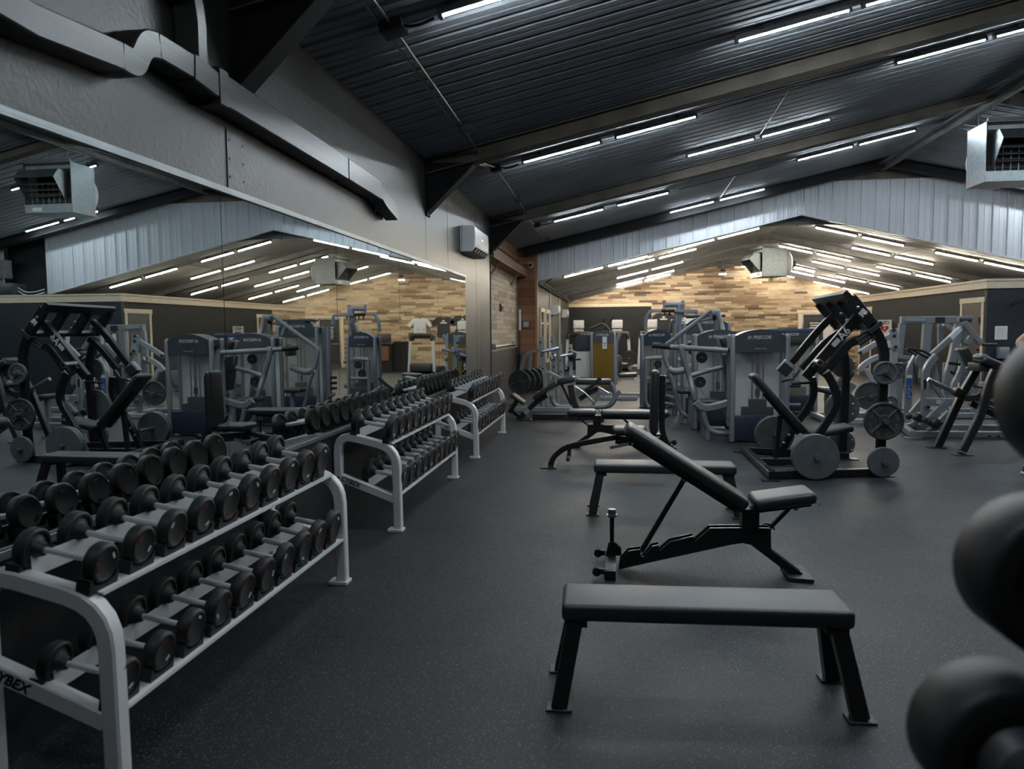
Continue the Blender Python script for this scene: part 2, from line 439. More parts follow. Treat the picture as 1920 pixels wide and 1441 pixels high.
def children(o): return [c for c in bpy.data.objects if c.parent == o]
KIDS = {}
def dup(root, loc, rotz=None, label=None, group=None, eul=None, scale=None):
    """copy of a thing with copies of its parts and sub-parts (meshes are shared)"""
    if root.name not in KIDS: KIDS[root.name] = [(c, [g for g in children(c)]) for c in children(root)]
    r = root.copy(); COL.objects.link(r); r.location = loc
    if rotz is not None: r.rotation_euler = (0, 0, rotz)
    if eul is not None: r.rotation_euler = eul
    if scale is not None: r.scale = scale if isinstance(scale, (tuple, list)) else (scale,) * 3
    if label: r['label'] = label
    if group: r['group'] = group
    for c, gs in KIDS[root.name]:
        cc = c.copy(); COL.objects.link(cc); cc.parent = r
        for g in gs:
            gg = g.copy(); COL.objects.link(gg); gg.parent = cc
    return r

def text(name, body, size, mat, parent, M4, extrude=0.0006, shear=0.0, align='CENTER', bold=0.0):
    """flat raised lettering, turned into an ordinary mesh"""
    cu = bpy.data.curves.new(name, 'FONT'); cu.body = body; cu.size = size; cu.extrude = extrude; cu.resolution_u = 3
    cu.align_x = align; cu.align_y = 'CENTER'; cu.shear = shear; cu.offset = bold
    tmp = bpy.data.objects.new('tmp_text', cu); COL.objects.link(tmp)
    dg = bpy.context.evaluated_depsgraph_get()
    me = bpy.data.meshes.new_from_object(tmp.evaluated_get(dg))
    bpy.data.objects.remove(tmp); bpy.data.curves.remove(cu)
    me.name = name; me.materials.clear(); me.materials.append(mat)
    org = V(ORG.get(parent.name, (0, 0, 0)))
    me.transform(Matrix.Translation(-org) @ M4)
    o = bpy.data.objects.new(name, me); COL.objects.link(o); o.parent = parent; ORG[o.name] = org
    return o

def frame4(p, right, up):
    """4x4 whose X runs along right and Y along up, at p"""
    x = V(right).normalized(); y = V(up); y = (y - x * y.dot(x)).normalized(); z = x.cross(y)
    m = Matrix.Identity(4)
    for i in range(3): m[i][0], m[i][1], m[i][2], m[i][3] = x[i], y[i], z[i], V(p)[i]
    return m

def ordinal(k): return ['first', 'second', 'third', 'fourth', 'fifth', 'sixth', 'seventh', 'eighth', 'ninth', 'tenth', 'eleventh', 'twelfth'][k]

# ================================================================ THE SETTING
WX = -2.11            # face of the left wall
RIDGE_X, SLOPE, EAVE = 5.9, 0.22, 3.43
GY = 17.75            # plane of the white gable
BACK_Y, RIGHT_X = -4.0, 13.9
FAR_Y = 30.0
def roof_z(x): return EAVE + SLOPE * (x + 2.1) if x <= RIDGE_X else EAVE + SLOPE * (13.9 - x)
AX, AZ = 4.2, 4.1     # annex ridge
def annex_z(x): return AZ + 0.23 * (x - AX) if x <= AX else AZ - 0.24 * (x - AX)

b = B(); b.ext((-2.4, BACK_Y, -0.1), (RIGHT_X, FAR_Y + 0.2, 0.0)); struct('floor', b, m_floor, smooth=0)

def corrugated(name, x0, x1, zf, y0, y1, mat, pitch=0.23, h=0.015, thick=0.03):
    b = B(); prof = []
    y = y0
    while y < y1:
        for dy, dz in ((0, 0), (0.075, 0), (0.088, h * 0.35), (0.10, 0), (0.165, 0), (0.182, h), (0.208, h)):
            if y + dy < y1: prof.append((y + dy, dz))
        y += pitch
    prof.append((y1, 0))
    lo = [(b.bm.verts.new((x0, y, zf(x0) + dz)), b.bm.verts.new((x1, y, zf(x1) + dz))) for y, dz in prof]
    up = [(b.bm.verts.new((x0, y, zf(x0) + dz + thick)), b.bm.verts.new((x1, y, zf(x1) + dz + thick))) for y, dz in prof]
    for i in range(len(prof) - 1):
        b.bm.faces.new((lo[i][0], lo[i + 1][0], lo[i + 1][1], lo[i][1]))
        b.bm.faces.new((up[i][0], up[i][1], up[i + 1][1], up[i + 1][0]))
    return struct(name, b, mat, smooth=20)
corrugated('ceiling', -2.35, RIDGE_X, roof_z, BACK_Y, GY + 0.1, m_ceiling)
corrugated('ceiling_right', RIDGE_X, RIGHT_X, lambda x: EAVE + SLOPE * (13.9 - x), BACK_Y, GY + 0.1, m_ceiling)
corrugated('ceiling_annex_left', -1.95, AX, annex_z, GY, FAR_Y + 0.1, m_ceiling_annex)
corrugated('ceiling_annex_right', AX, 11.2, lambda x: AZ - 0.24 * (x - AX), GY, FAR_Y + 0.1, m_ceiling_annex)

# left wall: painted board above, black panel below the mirrors
b = B(); b.ext((WX - 0.14, BACK_Y, 0), (WX, 12.7, EAVE + 0.03)); struct('wall_left', b, m_wall, smooth=0)
b = B(); b.ext((WX, BACK_Y, 0.0), (WX + 0.012, 12.69, 0.735)); struct('trim_1', b, m_wall_low, smooth=0)
# board joints and fixing strips on the left wall
b = B()
for y in (1.9, 8.27, 9.4, 11.35):
    b.ext((WX, y - 0.004, 2.3), (WX + 0.0015, y + 0.004, 3.35))
b.ext((WX, 11.35, 0.74), (WX + 0.0015, 11.356, 2.3)); b.ext((WX, 11.75, 0.74), (WX + 0.0015, 11.756, 1.9))
b.ext((WX, 12.66, 0), (WX + 0.012, 12.7, 3.36))
struct('trim_2', b, m_haunch, smooth=0)
b = B(); b.ext((WX, 3.90, 2.275), (WX + 0.006, 4.10, 2.62))
for z in (2.36, 2.46, 2.56):
    for y in (3.925, 4.075): b.cyl((WX + 0.006, y, z), (WX + 0.01, y, z), 0.007, seg=8)
struct('trim_3', b, m_wall)

# recessed pallet-wood wall between the plain wall and the gable
b = B(); b.ext((-2.40, 12.6, 1.10), (-2.28, GY, 3.40)); struct('wall_left_planked', b, m_planks_side, smooth=0)
b = B(); b.ext((-2.40, 12.6, 0), (-2.27, GY, 1.10)); struct('wall_left_wainscot', b, m_wall_low, smooth=0)
b = B(); b.ext((-2.29, 12.62, 0), (WX - 0.13, 12.7, 3.4)); struct('trim_4', b, m_wall, smooth=0)
b = B(); b.ext((-2.4, GY - 0.15, 0), (-1.83, GY, 3.46)); struct('wall_gable_return', b, m_cedar, smooth=0)
b = B(); b.ext((-1.86, GY - 0.17, 0), (-1.80, GY, 3.35)); struct('trim_5', b, M('cedar_post', (0.30, 0.155, 0.07), 0.55, var=0.2, stretch=(8, 8, 1)), smooth=0, bevel=0.003)

# white gable fascia above the annex opening, with standing ribs
def gable(x0, x1, zlo, zhi, y, mat, name, pitch=0.305):
    b = B(); prof = []
    x = x0
    while x < x1:
        for dx, dy in ((0, 0), (0.09, 0), (0.1, -0.006), (0.115, -0.006), (0.125, 0), (0.19, 0), (0.2, -0.006), (0.215, -0.006), (0.225, 0), (0.255, 0), (0.265, -0.03), (0.29, -0.03), (0.3, 0)):
            if x + dx < x1: prof.append((x + dx, dy))
        x += pitch
    for xx in (AX, RIDGE_X):
        if x0 < xx < x1: prof.append((xx, 0))
    prof.append((x1, 0)); prof.sort()
    lo = [b.bm.verts.new((x, y + dy, zlo(x))) for x, dy in prof]; hi = [b.bm.verts.new((x, y + dy, zhi(x))) for x, dy in prof]
    lo2 = [b.bm.verts.new((x, y + 0.08, zlo(x))) for x, dy in prof]
    for i in range(len(prof) - 1):
        b.bm.faces.new((lo[i], lo[i + 1], hi[i + 1], hi[i])); b.bm.faces.new((lo[i], lo2[i], lo2[i + 1], lo[i + 1]))
    return struct(name, b, mat, smooth=25)
gable(-1.80, 10.54, lambda x: max(2.44, annex_z(x) - 0.03), lambda x: min(roof_z(x) - 0.16, 4.78), GY, m_white_panel, 'wall_gable')
gable(11.75, RIGHT_X, lambda x: 2.44, lambda x: roof_z(x) - 0.02, GY, m_white_panel, 'wall_gable_side')
b = B(); b.ext((10.5, GY + 0.3, 2.4), (11.9, GY + 0.36, roof_z(10.5))); struct('wall_loft', b, m_black_wall, smooth=0)
b = B(); b.prism([(4.2, GY + 0.05, 4.6), (7.6, GY + 0.05, 4.6), (RIDGE_X, GY + 0.05, 5.2)], (0, 0.05, 0)); struct('wall_gable_peak', b, m_beam, smooth=0)
b = B(); b.rt([(-1.80, GY - 0.01, annex_z(-1.8) - 0.05), (AX, GY - 0.01, AZ - 0.05), (10.4, GY - 0.01, annex_z(10.4) - 0.05)], 0.09, 0.035); struct('trim_6', b, m_white_panel)

# roof frames of the main hall: rafters, knee gussets
def rafter(y, zdrop, mat, name, w=0.2, depth=0.17):
    b = B()
    for sgn in (-1, 1):
        xa = -2.1 if sgn < 0 else RIGHT_X
        pa, pb = V((xa, y, roof_z(xa))), V((RIDGE_X, y, roof_z(RIDGE_X)))
        for d, hh, ww in ((depth, 0.014, w), (depth / 2, depth, 0.012), (0.012, 0.014, w)):
            b.rt([pa - V((0, 0, d)), pb - V((0, 0, d))], ww, hh, n=(0, 1, 0), cr=0.02)
    return struct(name, b, mat)
for y in (-0.2, 4.05, 8.35, 12.75): rafter(y, 0, m_beam, 'roof_beam')
rafter(17.45, 0, m_haunch, 'roof_beam', 0.26, 0.2)
b = B(); b.rt([(RIDGE_X, BACK_Y, 5.06), (RIDGE_X, GY, 5.06)], 0.34, 0.03, n=(1, 0, 0)); b.rt([(RIDGE_X, BACK_Y, 5.0), (RIDGE_X, GY, 5.0)], 0.10, 0.10, n=(1, 0, 0)); struct('ridge_beam', b, m_beam_grey)
def knee(y, name):
    b = B()
    b.prism([(WX, y - 0.01, 3.40), (-1.55, y - 0.01, 3.38), (-1.57, y - 0.01, 3.34), (WX, y - 0.01, 2.83)], (0, 0.02, 0))
    b.rt([(WX + 0.01, y, 2.83), (-1.56, y, 3.345)], 0.16, 0.016, n=(0, 1, 0), cr=0.05)
    b.ext((WX, y - 0.08, 2.80), (WX + 0.02, y + 0.08, 3.42))
    return struct(name, b, m_haunch)
for y in (4.05, 8.35, 12.75): knee(y, 'roof_beam_knee')
# annex rafters
for y in (21.3, 25.02, 28.75):
    b = B()
    for xa, xb in ((-1.8, AX), (AX, 11.0)):
        for d, hh, ww in ((0.15, 0.014, 0.18), (0.08, 0.15, 0.012)):
            b.rt([V((xa, y, annex_z(xa) - d)), V((xb, y, annex_z(xb) - d))], ww, hh, n=(0, 1, 0), cr=0.02)
    b.prism([(AX - 0.7, y, AZ - 0.3), (AX + 0.7, y, AZ - 0.3), (AX, y, AZ - 0.12)], (0, 0.012, 0))
    struct('roof_beam_annex', b, m_beam_grey)
# ridge bracket just inside the annex opening
b = B(); b.prism([(AX - 1.15, GY + 0.3, annex_z(AX - 1.15)), (AX - 0.55, GY + 0.3, AZ - 0.24), (AX + 0.75, GY + 0.3, AZ - 0.24), (AX + 1.25, GY + 0.3, annex_z(AX + 1.25)), (AX, GY + 0.3, AZ)], (0, 0.015, 0))
b.rt([(AX - 0.02, GY + 0.28, AZ - 0.05), (AX - 0.02, GY + 0.28, AZ - 0.26)], 0.03, 0.06); struct('trim_7', b, m_beam_grey)

# annex walls
b = B(); b.ext((-1.95, GY, 0), (-1.80, FAR_Y, 2.76)); struct('wall_annex_left', b, m_green_wall, smooth=0)
b = B(); b.prism([(-1.95, FAR_Y, 2.42), (11.2, FAR_Y, 2.42), (11.2, FAR_Y, annex_z(11.2) + 0.02), (AX, FAR_Y, AZ + 0.02), (-1.95, FAR_Y, annex_z(-1.95) + 0.02)], (0, 0.12, 0))
b.ext((1.47, FAR_Y, 0), (7.05, FAR_Y + 0.12, 2.42)); b.ext((9.2, FAR_Y, 0), (11.2, FAR_Y + 0.12, 2.42)); b.ext((7.05, FAR_Y, 2.12), (9.2, FAR_Y + 0.12, 2.42))
struct('wall_far', b, m_planks_far, smooth=0)
b = B(); b.ext((-1.95, FAR_Y, 0), (1.47, FAR_Y + 0.1, 2.42)); struct('wall_far_black', b, m_black_wall, smooth=0)
b = B(); b.ext((-1.80, FAR_Y - 0.03, 2.40), (1.50, FAR_Y, 2.53)); struct('trim_8', b, m_pine_h, bevel=0.004)
b = B(); b.ext((-1.80, FAR_Y - 0.025, 0.0), (7.0, FAR_Y, 0.10)); struct('baseboard_far', b, M('pale_baseboard', (0.55, 0.55, 0.53), 0.5, var=0.05))
b = B(); b.ext((11.05, 27.4, 0), (11.2, FAR_Y, 2.9)); struct('wall_annex_right', b, m_planks_far, smooth=0)
# enclosing walls out of view
b = B(); b.ext((-2.4, BACK_Y - 0.12, 0), (RIGHT_X + 0.1, BACK_Y, 5.3)); struct('wall_back', b, m_wall, smooth=0)
b = B(); b.ext((RIGHT_X, BACK_Y, 0), (RIGHT_X + 0.12, GY + 0.3, EAVE + 0.03)); struct('wall_right', b, m_wall, smooth=0)

# partition block with pine cap
PX, PY, PT = 7.67, 16.65, 2.47
b = B(); b.ext((PX, PY, 0), (RIGHT_X, PY + 0.12, 2.30)); struct('wall_partition_front', b, m_blue_wall, smooth=0)
b = B(); b.ext((PX, PY + 0.12, 0), (PX + 0.12, 24.7, 2.30)); struct('wall_partition_side', b, m_black_wall, smooth=0)
b = B(); b.ext((PX, 24.7, 0), (PX + 0.12, 27.4, 2.30)); b.ext((PX, 27.4, 0), (11.1, 27.5, 2.4)); struct('wall_partition_end', b, mat_planks('pallet_planks_end', 1, PALLET, 0.085, 0.95, 0.65, grain=0.4), smooth=0)
b = B(); b.ext((PX - 0.03, PY - 0.03, 2.28), (RIGHT_X, PY + 0.14, 2.43)); b.ext((PX - 0.05, PY - 0.05, 2.43), (RIGHT_X, PY + 0.2, 2.475)); struct('trim_9', b, m_pine_h)
b = B(); b.ext((PX - 0.03, PY + 0.14, 2.28), (PX + 0.14, 27.5, 2.43)); b.ext((PX - 0.05, PY + 0.2, 2.43), (PX + 0.2, 27.5, 2.475)); struct('trim_10', b, m_pine_h)
b = B(); b.ext((PX + 0.13, PY + 0.14, 2.36), (RIGHT_X, GY + 0.3, 2.42)); struct('ceiling_loft', b, m_beam_grey, smooth=0)

def door(y0, y1, n, name):
    """dark door in the partition side with pine casing; the wall face is at PX"""
    b = B(); b.ext((PX - 0.012, y0 + 0.09, 0.0), (PX + 0.0, y1 - 0.09, 2.02)); d = struct(name, b, m_door, bevel=0.003)
    b = B()
    for ya, yb in ((y0, y0 + 0.09), (y1 - 0.09, y1)): b.ext((PX - 0.022, ya, 0), (PX, yb, 2.0))
    b.ext((PX - 0.026, y0 - 0.03, 2.0), (PX, y1 + 0.03, 2.11)); c = mesh_obj('casing', b, m_pine, d, bevel=0.003); c['label'] = 'pale pine casing'
    b = B(); b.ext((PX - 0.03, y0 + 0.14, 1.55), (PX - 0.012, y0 + 0.2, 1.68)); b.cyl((PX - 0.06, y0 + 0.16, 1.0), (PX - 0.012, y0 + 0.16, 1.0), 0.02); mesh_obj('door_handle', b, m_black_coat, d)
    return d
door(16.75, 17.80, 1, 'door_1')
door(23.55, 24.65, 2, 'door_2')
# far glazed entrance
b = B()
for x0, x1 in ((7.05, 7.19), (8.14, 8.22), (9.06, 9.20)): b.ext((x0, FAR_Y - 0.05, 0), (x1, FAR_Y, 2.16))
b.ext((7.0, FAR_Y - 0.06, 2.06), (9.25, FAR_Y, 2.18)); d3 = struct('door_3', b, m_pine, bevel=0.003)
b = B()
for x0, x1 in ((7.19, 8.14), (8.22, 9.06)):
    for xa, xb in ((x0, x0 + 0.06), (x1 - 0.06, x1)): b.ext((xa, FAR_Y - 0.03, 0), (xb, FAR_Y + 0.02, 2.06))
    b.ext((x0, FAR_Y - 0.03, 2.0), (x1, FAR_Y + 0.02, 2.06)); b.ext((x0, FAR_Y - 0.03, 0), (x1, FAR_Y + 0.02, 0.15)); b.ext((x0, FAR_Y - 0.03, 0.95), (x1, FAR_Y + 0.02, 1.02))
mesh_obj('door_frame', b, m_alu, d3)
b = B()
for x0, x1 in ((7.25, 8.08), (8.28, 9.0)):
    b.ext((x0, FAR_Y - 0.006, 0.15), (x1, FAR_Y + 0.002, 2.0))
mesh_obj('pane', b, m_glass, d3)
b = B(); b.ext((6.9, FAR_Y + 1.3, 0), (9.4, FAR_Y + 1.4, 2.5)); b.ext((6.8, FAR_Y + 0.12, -0.05), (9.5, FAR_Y + 1.4, 0)); b.ext((6.8, FAR_Y + 0.12, 2.5), (9.5, FAR_Y + 1.4, 2.56)); struct('wall_vestibule', b, m_beam, smooth=0)

# annex windows with pine casings, seen edge-on on the left
def window(y0, y1, z0, z1, name):
    b = B(); b.ext((-1.80, y0, z0), (-1.785, y1, z1)); w = struct(name, b, M('dark_window_pane', (0.05, 0.035, 0.028), 0.12, var=0.1), smooth=0)
    b = B()
    for ya, yb in ((y0 - 0.09, y0 + 0.02), (y1 - 0.02, y1 + 0.09)): b.ext((-1.80, ya, z0 - 0.08), (-1.765, yb, z1))
    b.ext((-1.80, y0 - 0.12, z1), (-1.76, y1 + 0.12, z1 + 0.10)); b.ext((-1.80, y0 - 0.12, z0 - 0.12), (-1.75, y1 + 0.12, z0 - 0.06))
    b.ext((-1.80, y0, z1 - 0.3), (-1.775, y1, z1 - 0.26))
    c = mesh_obj('window_frame', b, m_pine, w); c['label'] = 'pale pine window frame'
window(18.25, 19.1, 0.75, 1.95, 'window_1')
window(19.7, 20.6, 0.75, 1.95, 'window_2')

# ================================================================ LAMPS
def lamp_proto(name, lens, dz=0.012, hz=0.020, wy=0.026):
    t = thing(name, 'x', 'lamp')
    b = B(); b.rbox((0, 0, 0.036), (0.985, 0.052, 0.05), 0.006, 2)
    for x in (-0.49, 0.49): b.rbox((x, 0, 0.02), (0.03, 0.056, 0.06), 0.006, 2)
    mesh_obj('housing', b, m_housing, t)
    b = B(); b.rbox((0, 0, dz), (0.945, wy, hz), 0.004, 2); mesh_obj('lens', b, lens, t)
    b = B()
    for x in (-0.27, 0.27): b.ext((x - 0.02, -0.035, 0.05), (x + 0.02, 0.035, 0.075))
    mesh_obj('clip', b, m_jbox, t)
    return t
lamp_cool = lamp_proto('tube_lamp', m_tube_cool)
lamp_warm = lamp_proto('tube_lamp', m_tube_warm, 0.002, 0.034, 0.018)
used = {}
def place_lamp(proto, xc, y, zf, slope, label, group):
    z = zf(xc) - 0.078
    eul = (0, -math.atan(slope), 0)
    if proto.name not in used:
        used[proto.name] = 1
        KIDS[proto.name] = [(c, []) for c in children(proto)]
        proto.location = (xc, y, z); proto.rotation_euler = eul; proto['label'] = label; proto['group'] = group
    else:
        dup(proto, (xc, y, z), label=label, group=group, eul=eul)
MAIN_ROWS = [(0.4, [-0.66]), (2.75, [1.56, 2.63]), (4.95, [-0.655, 0.44, 3.65, 4.75]), (7.06, [1.57, 2.64]), (9.32, [-0.64, 0.50, 3.70, 4.75]),
             (11.5, [1.56, 2.62]), (14.4, [-0.67, 0.54, 3.80, 4.86]), (17.15, [1.72, 2.80])]
for ri, (y, xs) in enumerate(MAIN_ROWS):
    for k, x in enumerate(xs):
        for side in (0, 1):
            if side == 1 and y < 9: continue
            xx = x if side == 0 else 11.8 - x
            if side == 1: lb = 'cool tube lamp, right slope, %s row before the white gable, %s up' % (ordinal(len(MAIN_ROWS) - 1 - ri), ordinal(k))
            elif ri > 1: lb = 'cool tube lamp, left slope, %s visible row, %s up from the eave' % (ordinal(ri - 2), ordinal(k))
            else: lb = 'cool tube lamp above the camera, out of view, %s row, %s up' % (ordinal(ri), ordinal(k))
            place_lamp(lamp_cool, xx, y, roof_z, SLOPE if side == 0 else -SLOPE, lb, 'cool tube lamps of the main hall')
AN_L = [([18.2, 22.2, 25.6, 29.0], [-0.73, 0.33, 1.88, 2.9]), ([19.65, 23.3, 26.7, 28.4], [0.57, 1.62])]
AN_R = [([18.75, 22.7, 26.55, 29.5], [5.24, 6.3, 7.94, 9.01]), ([20.45, 24.35, 27.8], [6.58, 7.64])]
for side, defs in ((0, AN_L), (1, AN_R)):
    for di, (ys, xs) in enumerate(defs):
        for ri, y in enumerate(ys):
            for k, x in enumerate(xs):
                lb = 'warm tube lamp, annex %s slope, %s %s row from the gable, %s from left' % (('left', 'right')[side], ordinal(ri), ('long', 'short')[di], ordinal(k))
                place_lamp(lamp_warm, x, y, annex_z, 0.23 if side == 0 else -0.24, lb, 'warm tube lamps of the annex')

# conduit runs with junction boxes under the left roof slope
t = thing('conduit_run', 'pair of thin steel conduits running under the left roof slope to the gable', 'conduit', (-1.5, 8, 3.5))
for dx, nmx in ((-0.03, 'conduit'), (0.035, 'conduit')):
    b = B(); zz = roof_z(-1.5) - 0.035
    b.tube([(-1.5 + dx, BACK_Y + 0.1, zz), (-1.5 + dx, 4.9, zz), (-1.53 + dx, 7.4, zz), (-1.55 + dx, 8.2, zz - 0.02), (-1.55 + dx, 8.6, zz - 0.1), (-1.5 + dx, 9.3, zz), (-1.52 + dx, 12.6, zz - 0.03), (-1.52 + dx, 13.2, zz - 0.1), (-1.55 + dx, 14.4, zz), (-1.6 + dx, 17.2, zz)], 0.011, 8)
    mesh_obj(nmx, b, m_conduit, t)
for i, (y, s) in enumerate(((4.95, 0.16), (7.42, 0.13), (9.33, 0.13), (11.55, 0.12), (14.4, 0.12), (16.6, 0.09))):
    b = B(); b.rbox((-1.46, y, roof_z(-1.46) - 0.06), (s, s, 0.07), 0.006, 2, R=rot('Y', -12.4))
    o = mesh_obj('junction_box', b, m_jbox); tag(o, 'dark square junction box on the ceiling conduit, %s from the front' % ordinal(i), 'junction box', 'junction boxes under the left roof slope')
for i, y in enumerate((4.95, 9.33, 14.4)):  # flex cables from the boxes to the first lamp of each row
    b = B(); z0 = roof_z(-1.38) - 0.06
    b.tube([(-1.40, y, z0), (-1.30, y - 0.01, z0 - 0.015), (-1.18, y, roof_z(-1.18) - 0.07)], 0.009, 8, fil=0.06)
    o = mesh_obj('feed_cable', b, m_black_coat); tag(o, 'short black cable from junction box to the %s row of left tube lamps' % ('nearest', 'second pair', 'farthest')[i], 'conduit', 'lamp feed cables')
# link cords between lamp rows
def cord(pts, lb):
    b = B(); b.tube(pts, 0.006, 6); o = mesh_obj('ceiling_cord', b, m_black_coat); tag(o, lb, 'conduit', 'thin black cords linking the ceiling lamps')
cord([(1.04, 9.32, roof_z(1.04) - 0.06), (2.05, 9.3, roof_z(2.05) - 0.03), (3.2, 9.32, roof_z(3.2) - 0.06)], 'thin black cord along the roof joining the two lamp pairs of one row')
cord([(2.05, 9.3, roof_z(2.05) - 0.05), (2.1, 11.5, roof_z(2.1) - 0.06)], 'thin black cord slanting from the longer lamp row to the pair behind it')
cord([(1.2, 14.4, roof_z(1.2) - 0.06), (3.3, 14.4, roof_z(3.3) - 0.06)], 'thin black cord joining lamps in the farthest long row under the left slope')
cord([(2.24, 14.4, roof_z(2.24) - 0.05), (2.3, 17.15, roof_z(2.3) - 0.06)], 'thin black cord slanting to the lamp pair nearest the white gable')
cord([(6.82, 18.75, annex_z(6.82) - 0.05), (7.44, 18.75, annex_z(7.44) - 0.05)], 'short thin black cord between two lamp pairs near the annex opening')
cord([(7.12, 18.75, annex_z(7.12) - 0.06), (7.1, 20.45, annex_z(7.1) - 0.07)], 'thin dark cord crossing the annex ceiling to the short lamp row')

# ================================================================ LEFT WALL FITTINGS
SEAMS = [-1.21, 0.46, 2.13, 3.80, 5.47, 7.15, 8.79, 10.46]
for i in range(len(SEAMS) - 1):
    b = B(); b.ext((WX, SEAMS[i] + 0.003, 0.742), (-2.1, SEAMS[i + 1] - 0.003, 2.27))
    o = mesh_obj('wall_mirror', b, m_mirror, smooth=0)
    tag(o, 'wall mirror panel, %s counting back from the far end of the mirror row' % ordinal(len(SEAMS) - 2 - i), 'mirror', 'mirror panels on the left wall')
b = B(); b.ext((WX, SEAMS[0], 2.266), (-2.088, SEAMS[-1], 2.292)); b.ext((-2.1, SEAMS[0], 2.255), (-2.088, SEAMS[-1], 2.27)); struct('trim_11', b, m_channel, bevel=0.003)
b = B(); b.ext((WX, SEAMS[0], 0.722), (-2.082, SEAMS[-1], 0.744)); b.ext((-2.094, SEAMS[0], 0.74), (-2.082, SEAMS[-1], 0.755)); struct('trim_12', b, m_channel, bevel=0.003)

t = thing('line_cover', 'black rectangular line cover duct stepping along the left wall above the mirrors', 'duct', (-2.05, 4, 2.7))
LX = -2.038
def lc(name, pts, h, fil=0.0, w=0.12):
    b = B(); b.rt([(LX, p[1], p[2]) for p in pts], w, h, n=(1, 0, 0), fil=fil, cr=0.06); return mesh_obj(name, b, m_duct, t, smooth=30)
lc('near_run', [(0, 1.0, 2.66)] + [(-2.000, 2.404, 2.585), (-2.000, 2.867, 2.627)], 0.115)
lc('offset_elbow', [(-2.000, 2.867, 2.627), (-2.000, 2.955, 2.623), (-2.000, 3.028, 2.741), (-2.000, 3.119, 2.761)], 0.118, 0.10)
lc('middle_run', [(-2.000, 3.119, 2.761), (-2.000, 3.389, 2.764)], 0.115)
lc('tee_piece', [(-2.000, 3.389, 2.764), (-2.000, 3.603, 2.745)], 0.13, w=0.13)
lc('riser', [(-2.000, 3.469, 2.779), (-2.000, 3.471, 3.006), (-2.000, 3.438, 3.129), (-2.000, 3.298, 3.127)], 0.085, 0.12)
lc('joint_collar', [(-2.000, 3.603, 2.745), (-2.000, 3.685, 2.745)], 0.19, w=0.14)
lc('long_run', [(-2.000, 3.654, 2.746), (-2.000, 5.453, 2.722)], 0.165)
lc('end_run', [(-2.000, 5.476, 2.723), (-2.000, 6.274, 2.710)], 0.165)
lc('end_elbow', [(-2.000, 6.274, 2.710), (-2.000, 6.452, 2.644), (-2.000, 6.740, 2.591)], 0.14, 0.1)
b = B(); b.tube([(-2.07, 6.36, 2.66), (-2.07, 6.40, 2.60), (-2.07, 6.34, 2.52)], 0.004, 6); mesh_obj('loose_wire', b, m_black_coat, t)

def minisplit(y0, y1, zc_, xw, label, h=0.31):
    t = thing('air_conditioner', label, 'air conditioner', (xw, (y0 + y1) / 2, zc_), 'wall mounted air conditioners')
    L = y1 - y0
    prof = [(0, -h / 2), (0.16, -h / 2), (0.215, -h / 2 + 0.07), (0.225, 0.02), (0.215, h / 2 - 0.02), (0.195, h / 2), (0, h / 2)]
    b = B(); b.prism([(xw + x, y0, zc_ + z) for x, z in prof], (0, L, 0)); mesh_obj('casing', b, m_ac, t, bevel=0.012, bseg=3)
    b = B(); b.box((xw + 0.195, (y0 + y1) / 2, zc_ - h / 2 + 0.03), (0.085, L * 0.88, 0.012), R=rot('Y', -52)); mesh_obj('outlet_slot', b, m_dark_slot, t)
    b = B()
    for k in range(5): b.box((xw + 0.199, y0 + L * (0.14 + 0.18 * k), zc_ - h / 2 + 0.032), (0.06, 0.05, 0.014), R=rot('Y', -52))
    mesh_obj('vane', b, m_ac, t)
    b = B(); b.ext((xw + 0.03, y0 - 0.003, zc_ - h / 2 + 0.01), (xw + 0.034, y0 + 0.002, zc_ + h / 2 - 0.01)); mesh_obj('casing_seam', b, m_jbox, t)
    b = B(); b.ext((xw + 0.222, y0 + 0.48 * L, zc_ + 0.02), (xw + 0.228, y0 + 0.50 * L, zc_ + 0.035)); mesh_obj('indicator', b, m_led, t)
    return t
minisplit(10.14, 11.24, 2.765, WX, 'white wall air conditioner above the dumbbell racks on the left wall', 0.36)
minisplit(21.45, 22.3, 2.07, -1.80, 'white air conditioner on the grey-green annex wall, nearer of two', 0.28)
minisplit(25.6, 26.45, 2.06, -1.80, 'white air conditioner on the grey-green annex wall, farther of two', 0.28)
for i, y in enumerate((20.95, 24.6)):
    b = B(); b.tube([(-1.78, y, 0.1), (-1.78, y, 2.55)], 0.022, 8); o = mesh_obj('wall_pipe', b, m_white_panel); tag(o, 'thin pale pipe running up the grey-green annex wall, %s of two' % ('nearer', 'farther')[i], 'pipe', 'pale wall pipes')
t = thing('eave_pipe_run', 'bundle of steel pipes along the eave of the left annex wall', 'pipe', (-1.7, 22, 2.6))
for dx, z in ((0, 2.58), (0.06, 2.62)):
    b = B(); b.tube([(-1.72 + dx, GY + 0.1, z), (-1.72 + dx, 29.8, z)], 0.02, 8); mesh_obj('pipe', b, m_conduit, t)
b = B(); b.rt([(-1.78, 18.6, 2.95), (-1.3, 18.6, 2.97), (-1.75, 18.6, 2.62)], 0.03, 0.03); o = mesh_obj('eave_bracket', b, m_black_coat); tag(o, 'black bent bracket sticking out at the annex eave by the cedar column', 'bracket')

